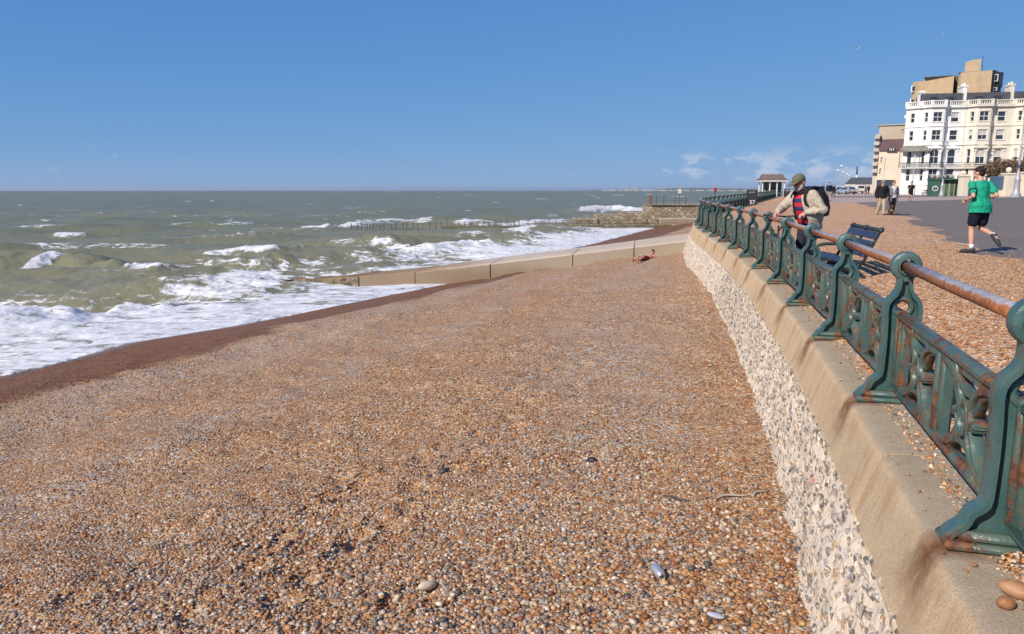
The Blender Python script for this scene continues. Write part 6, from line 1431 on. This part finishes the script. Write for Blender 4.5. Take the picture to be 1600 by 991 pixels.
for s_ in (-1, 1): q = MB(); q.tube(smooth2([(s_ * .11, -.06, 1.44), (s_ * .125, .06, 1.46), (s_ * .135, .20, 1.40), (s_ * .155, .26, 1.27), (s_ * .18, .20, 1.14), (s_ * .19, .02, 1.06)], 3), .020, 8, flat=1.4); q.build('strap', M_PACK, pk, True)
q = MB(); a, b = V(J['elL']), V(J['wrL']); q.tube([a.lerp(b, .93), a.lerp(b, 1.0)], [.033, .031], 12); q.build('watch', M_BLACK, mp, True)
# his bicycle
bk = tag(empty('bicycle', (4.37, 11.90, float(prom_z(np.array(4.37), np.array(11.90)))), math.atan2(.21, -1) + math.pi * 0), 'dark bicycle held by the man behind the railing', 'bicycle')
bk.rotation_euler.z = math.atan2(-.215, 1) + math.pi      # local +y is the way it points: along the railing towards the camera
MYr = Matrix.Rotation(math.pi / 2, 3, 'Y'); M_BIKE = surf('bike_frame', (.03, .032, .035), (.05, .05, .05), .4, 8)
for y in (.02, -1.03):
    q = MB(); q.torus((0, y, .34), .32, .022, 32, 8, MYr); w = q.build('wheel', M_TYRE, bk, True); q = MB(); q.torus((0, y, .34), .295, .010, 32, 6, MYr); q.build('rim', M_RIM, w, True)
    q = MB(); [q.tube([(0, y, .34), (0, y + .29 * math.cos(a), .34 + .29 * math.sin(a))], .0022, 4) for a in [2 * math.pi * k / 18 for k in range(18)]]; tag(q.build('spokes', M_RIM, w), kind='stuff')
q = MB(); hd_ = V((0, -.16, .88)); q.tube([(0, -.02, .34), (0, -.09, .60), hd_], .017, 8); q.build('fork', M_BIKE, bk, True)
q = MB(); bb = V((0, -.60, .30)); st = V((0, -.76, .82)); q.tube([hd_ - V((0, 0, .10)), bb], .019, 8); q.tube([hd_ - V((0, 0, .02)), st - V((0, 0, .08))], .017, 8); q.tube([bb, st], .016, 8); q.tube([bb, (0, -1.03, .34)], .011, 6); q.tube([st - V((0, 0, .08)), (0, -1.03, .34)], .010, 6); q.build('frame', M_BIKE, bk, True)
q = MB(); q.loft([ring(V((0, -.92, .90)), V((1, 0, 0)), V((0, 0, 1)), .075, .02), ring(V((0, -.78, .905)), V((1, 0, 0)), V((0, 0, 1)), .06, .02), ring(V((0, -.64, .90)), V((1, 0, 0)), V((0, 0, 1)), .018, .015)]); q.build('saddle', M_BLACK, bk, True)
q = MB(); q.tube([hd_, (0, -.12, 1.00)], .016, 8); q.tube(smooth2([(-.30, -.17, 1.02), (-.14, -.12, 1.01), (0, -.10, 1.0), (.14, -.12, 1.01), (.30, -.17, 1.02)], 3), .012, 8); q.build('handlebar', M_BIKE, bk, True)
for s_ in (-1, 1): q = MB(); q.tube([(s_ * .20, -.145, 1.016), (s_ * .32, -.178, 1.022)], .018, 8); q.build('grip', M_BLACK, bk, True); q = MB(); q.tube([(s_ * .16, -.10, 1.0), (s_ * .27, -.09, .985)], .007, 6); q.build('brake_lever', M_BLACK, bk, True)

# the runner
M_GREENT = cloth('green_running_shirt', (.012, .325, .190), (.010, .27, .158), .6, 1.0, 5.5, .06); M_NAVYS = cloth('navy_shorts', (.012, .013, .026), None, .8, .8, 8, .03); M_HAIR = cloth('dark_hair', (.022, .014, .010), (.035, .024, .018), .6, .6, 45, .008); M_BLKSH = surf('black_running_shoe', (.022, .022, .026), (.035, .035, .04), .7, 20); M_SOCK = cloth('white_sock', (.72, .71, .69), None, .9, .2)
rx_, ry_ = 9.50, 15.15
rp, J, HM = person('runner in green shirt and navy shorts seen from behind', (rx_, ry_, float(zg(ry_)) + .006), R(4),
    dict(spine=[(0, 0, .88), (0, .0, .97), (0, .015, 1.08), (0, .045, 1.22), (0, .06, 1.33), (0, .07, 1.41), (0, .08, 1.455), (0, .10, 1.52)], head=(-.01, .125, 1.615), face=(-.42, .9, -.06),
         shL=(-.19, .065, 1.395), elL=(-.245, -.10, 1.155), wrL=(-.25, .12, 1.065), shR=(.19, .065, 1.395), elR=(.235, -.12, 1.165), wrR=(.16, .10, 1.12), curl=1.1,
         hipL=(-.09, 0, .90), knL=(-.105, .055, .49), anL=(-.125, -.03, .09), toL=(-.205, .11, .035), hipR=(.09, 0, .90), knR=(.125, .09, .50), anR=(.165, -.27, .375), toR=(.195, -.365, .215)),
    M_GREENT, M_NAVYS, M_BLKSH, SKIN, M_HAIR, .62, .66, .012, rad=[(.178, .125), (.180, .128)] + RAD[2:], bulk=.020, socks=M_SOCK, bulkleg=.018, skirt=.06)
q = MB(); a, b = V(J['shL']), V(J['elL']); q.tube([a.lerp(b, .50), a.lerp(b, .60)], .078, 16); q.build('armband', M_PACK, rp, True)
q = MB(); a, b = V(J['elL']), V(J['wrL']); q.tube([a.lerp(b, .90), a.lerp(b, .98)], .031, 12); q.build('watch', M_BLACK, rp, True)

# couple with a dog walking towards the camera
M_BLKJ = cloth('black_jacket', (.016, .017, .018), None, .8, .8, 9, .03); M_KHAKI = cloth('khaki_trousers', (.46, .375, .27), None, .85, .6); M_GREYH = cloth('grey_hat', (.26, .25, .24), None, .9, .3); M_CARD = cloth('grey_cardigan', (.155, .155, .16), (.21, .21, .215), .9, .6); M_WTOP = cloth('white_top', (.66, .68, .72), None, .85, .4); M_BLKT = cloth('black_trousers', (.014, .014, .016)); M_BRH = cloth('brown_hair', (.16, .085, .045), None, .7, .6, 40, .008)
Yc = 36.2; zc2 = float(zg(Yc)) + .006
WALKA = dict(knL=(-.10, .10, .50), anL=(-.10, .12, .09), toL=(-.12, .29, .04), knR=(.10, .0, .49), anR=(.10, -.16, .11), toR=(.12, .0, .03))
WALKB = dict(knR=(.10, .10, .50), anR=(.10, .12, .09), toR=(.12, .29, .04), knL=(-.10, .0, .49), anL=(-.10, -.16, .11), toL=(-.12, .0, .03))
pm, _, _ = person('man in grey hat, black jacket and khaki trousers walking a small dog', (PY(1376, 330, Yc).x, Yc, zc2), R(178), dict(WALKA, elL=(-.27, -.03, 1.12), wrL=(-.24, .14, .95), elR=(.27, -.03, 1.12), wrR=(.26, .06, .88)), M_BLKJ, M_KHAKI, M_SHOE, SKIN_L, None, 1.95, 2, .018, .96, bulk=.050, hat=('brim', M_GREYH), shades=True, group='couple with a dog', bulkleg=.026)
pw, Jw, _ = person('woman in grey cardigan over a white top walking beside the man with the hat', (PY(1394.5, 330, Yc).x, Yc + .1, zc2), R(182), dict(WALKB, elL=(-.26, -.03, 1.12), wrL=(-.30, .05, .90), elR=(.26, -.02, 1.12), wrR=(.24, .1, .90)), M_WTOP, M_BLKT, M_SHOE, SKIN_L, M_BRH, 1.3, 2, .018, .95, bulk=.022, shades=True, group='couple with a dog')
q = MB(); inner, outer = [], []; spw = [(0, 0, .70)] + list(STAND['spine'][:6]); rw = [(.20, .14), (.175, .13), (.185, .135), (.170, .125), (.178, .13), (.180, .125), (.145, .09)]
for p_, (a_, b_) in zip(spw, rw):
    al = [math.pi / 2 + .5 + (2 * math.pi - 1.0) * k / 17 for k in range(18)]
    for g, L in ((.032, inner), (.055, outer)): L.append([V(p_) + V(((a_ + g) * math.cos(t_), (b_ + g) * math.sin(t_), 0)) for t_ in al])
q.loft([o_ + i_[::-1] for o_, i_ in zip(outer, inner)])
for S in 'LR': a, b, c = V(Jw['sh' + S]), V(Jw['el' + S]), V(Jw['wr' + S]); limb(q, [a, a.lerp(b, .5), b, b.lerp(c, .5), b.lerp(c, .9)], [.084, .078, .072, .064, .056])
fuse(q, 'cardigan', M_CARD, .016, 2, pw)
q = MB(); q.tube(smooth2([(-.16, .12, 1.42), (-.02, .20, 1.25), (.16, .17, 1.02), (.2, 0, .95)], 3), .016, 6); q.build('bag_strap', M_PACK, pw, True)
def dog(loc, rz, label):
    o = tag(empty('dog', loc, rz), label, 'dog', 'couple with a dog'); M_D = cloth('dog_brown', (.13, .065, .035), (.08, .04, .022), .85, .6, 30, .01); M_DC = cloth('dog_cream', (.42, .33, .23), None, .85, .5, 30, .01); q = MB()
    q.tube([(0, -.20, .29), (0, -.10, .30), (0, .06, .285), (0, .17, .29), (0, .22, .32)], [.06, .085, .095, .085, .05], 12); q.tube([(0, .17, .31), (0, .27, .42)], [.07, .055], 10); q.ell((0, .30, .45), (.058, .075, .06), 12, 8); q.tube([(0, .34, .44), (0, .42, .425)], [.036, .026], 8)
    for s_ in (-1, 1):
        q.tube([(s_ * .055, .16, .26), (s_ * .06, .15, .14), (s_ * .06, .165, .02)], [.040, .024, .020], 8); q.ell((s_ * .06, .185, .018), (.022, .035, .018), 8, 6); q.tube([(s_ * .055, -.17, .27), (s_ * .06, -.11, .17), (s_ * .06, -.21, .11), (s_ * .06, -.19, .02)], [.055, .034, .020, .018], 8); q.ell((s_ * .06, -.165, .018), (.022, .035, .018), 8, 6)
    q.tube([(0, -.22, .33), (0, -.28, .42), (0, -.25, .48)], [.022, .016, .008], 8); fuse(q, 'body', M_D, .010, 2, o)
    for s_ in (-1, 1): q = MB(); q.tube([(s_ * .04, .28, .50), (s_ * .075, .285, .46), (s_ * .08, .29, .41)], [.016, .026, .010], 8, flat=.6); q.build('ear', M_D, o, True)
    q = MB(); q.ell((0, .425, .43), (.016, .012, .012), 8, 6); q.build('nose', M_BLACK, o, True); q = MB(); q.ell((0, .20, .285), (.06, .055, .075), 10, 8); q.build('chest_patch', M_DC, o, True)
dp = (PY(1383.5, 330, Yc).x, Yc - .5, zc2); dog(dp, R(165), 'small brown dog trotting beside the man with the grey hat')
q = MB(); h0 = V((pm.location.x + .22, Yc - .12, zc2 + .88)); h1_ = V((dp[0] + .05, dp[1] - .2, zc2 + .40)); q.tube([h0, h0.lerp(h1_, .5) - V((0, 0, .08)), h1_], .008, 5); tag(q.build('dog_lead', M_BLACK), 'thin lead between the small brown dog and the man with the grey hat', 'lead')

# joggers and strollers farther off
M_DNAVY = cloth('dark_navy_top', (.016, .018, .032)); M_GSH = cloth('grey_shorts', (.30, .28, .27)); M_PALE2 = cloth('pale_top', (.60, .58, .55))
RUN = dict(spine=[(0, 0, .88), (0, .0, .97), (0, .02, 1.08), (0, .05, 1.22), (0, .07, 1.33), (0, .08, 1.41), (0, .09, 1.455), (0, .11, 1.52)], head=(0, .14, 1.62), shL=(-.185, .07, 1.40), shR=(.185, .07, 1.40), elL=(-.25, -.10, 1.17), wrL=(-.2, .12, 1.10), elR=(.25, .05, 1.15), wrR=(.15, .26, 1.22), knR=(.10, .22, .56), anR=(.10, .02, .22), toR=(.1, .12, .10), knL=(-.1, .02, .48), anL=(-.1, -.06, .09), toL=(-.1, .12, .03))
def far_person(u, Y, rz, J, top, bot, lab, leg=.55, sleeve=.6, hair=None, skin=None, grp='people farther along the promenade', sc=1.0):
    return person(lab, (PY(u, 305, Y).x, Y, float(zg(Y)) + .004), R(rz), J, top, bot, M_SHOE, skin or SKIN, hair or M_HAIR, sleeve, leg, .026, sc, group=grp, hands=False, bulk=.03)
far_person(1422.5, 66, 165, RUN, M_BLKJ, M_BLKT, 'jogger in black top and shorts running in front of the white terrace')
far_person(1295, 72, 180, WALKA, M_DNAVY, M_GSH, 'man in dark top and grey shorts walking towards the camera right of the capped man', .75, 1.9)
far_person(1284, 96, 175, WALKB, M_DNAVY, M_PALE2, 'stroller in pale trousers between the capped man and the man in grey shorts', 1.9, 1.9); far_person(1301.5, 112, 185, WALKA, M_BLKJ, M_DARKT, 'stroller in dark clothes just right of the man in grey shorts', 1.9, 1.9)
far_person(1352.5, 150, 170, WALKA, M_CARD, M_DARKT, 'person in grey top beside the parked cars at the end of the terrace', 1.9, 1.9); far_person(1356.5, 148, 190, WALKB, M_DARKT, M_BLKT, 'person in dark clothes beside the cream wall at the end of the terrace', 1.9, 1.9)
# sunbather against the groyne
p = on_beach(1008, 407); M_MAR = cloth('maroon_shorts', (.14, .028, .03))
person('sunbather in maroon shorts reclining on the shingle in front of the concrete groyne', (p.x, p.y, p.z - .03), R(140), dict(spine=[(0, .05, .11), (0, -.04, .11), (0, -.15, .125), (0, -.29, .155), (0, -.40, .19), (0, -.47, .215), (0, -.515, .24), (0, -.56, .28)], head=(0, -.62, .355), face=(0, .9, .35),
    shL=(-.18, -.46, .21), elL=(-.28, -.56, .06), wrL=(-.26, -.34, .05), shR=(.18, -.46, .21), elR=(.28, -.56, .06), wrR=(.26, -.34, .05), hipL=(-.09, .03, .11), hipR=(.09, .03, .11), knL=(-.11, .42, .22), knR=(.11, .45, .14), anL=(-.11, .80, .08), anR=(.11, .86, .07), toL=(-.13, .88, .20), toR=(.13, .94, .19)), None, M_MAR, SKIN_R, SKIN_R, M_HAIR, 0, .6, .016, .88)

# ------------------------------------------------------------------ the far shore along the horizon
M_FARL = surf('far_land', (.10, .11, .07), (.14, .14, .09), .9, .002); M_FARB = surf('far_buildings', (.50, .48, .45), (.36, .35, .34), .9, .004)
xs = np.linspace(700, 5200, 220); hh = 4 + 12 * fbm(xs / 350, xs * 0, 301, 4) + 26 * np.exp(-((xs - 2250) / 420) ** 2) * 1.0 + 18 * np.exp(-((xs - 2900) / 500) ** 2); hh = hh * sstep(750, 1300, xs)
X5 = np.stack([xs] * 4, 1); Y5 = np.stack([xs * 0 + 8200 - xs * .1, xs * 0 + 8260 - xs * .1, xs * 0 + 8700 - xs * .1, xs * 0 + 9800 - xs * .1], 1); Z5 = np.stack([xs * 0 - 1, 2 + hh * .15, hh * .7, hh], 1)
tag(place('far_coast', grid_mesh('far_coast', X5, Y5, Z5, M_FARL)), 'low far coast along the horizon', 'hills', kind='structure')
rgc = np.random.default_rng(44); q = MB()
for k in range(150):
    x = 950 + 2700 * rgc.uniform() ** 1.1; w = rgc.uniform(12, 45); h = rgc.uniform(5, 16) + (28 if rgc.uniform() > .965 else 0); q.bx(x, x + w, 8150 - x * .1, 8170 - x * .1, 0, h)
tag(q.build('far_town', M_FARB), 'distant town strung along the horizon', 'town', kind='stuff')

# ------------------------------------------------------------------ the sea air: thin even haze round the whole place
hz_ = MB(); hz_.bx(-60000, 60000, -60000, 60000, -6, 96); hm = bpy.data.materials.new('sea_haze'); hm.use_nodes = True; hn = hm.node_tree.nodes; hn.clear(); ho = hn.new('ShaderNodeOutputMaterial'); pv = hn.new('ShaderNodeVolumePrincipled')
pv.inputs['Color'].default_value = (.86, .92, 1.0, 1); pv.inputs['Density'].default_value = 3e-5; pv.inputs['Anisotropy'].default_value = .3; hm.node_tree.links.new(pv.outputs[0], ho.inputs['Volume'])
tag(hz_.build('haze', hm), 'thin bluish sea haze', 'haze', kind='stuff')
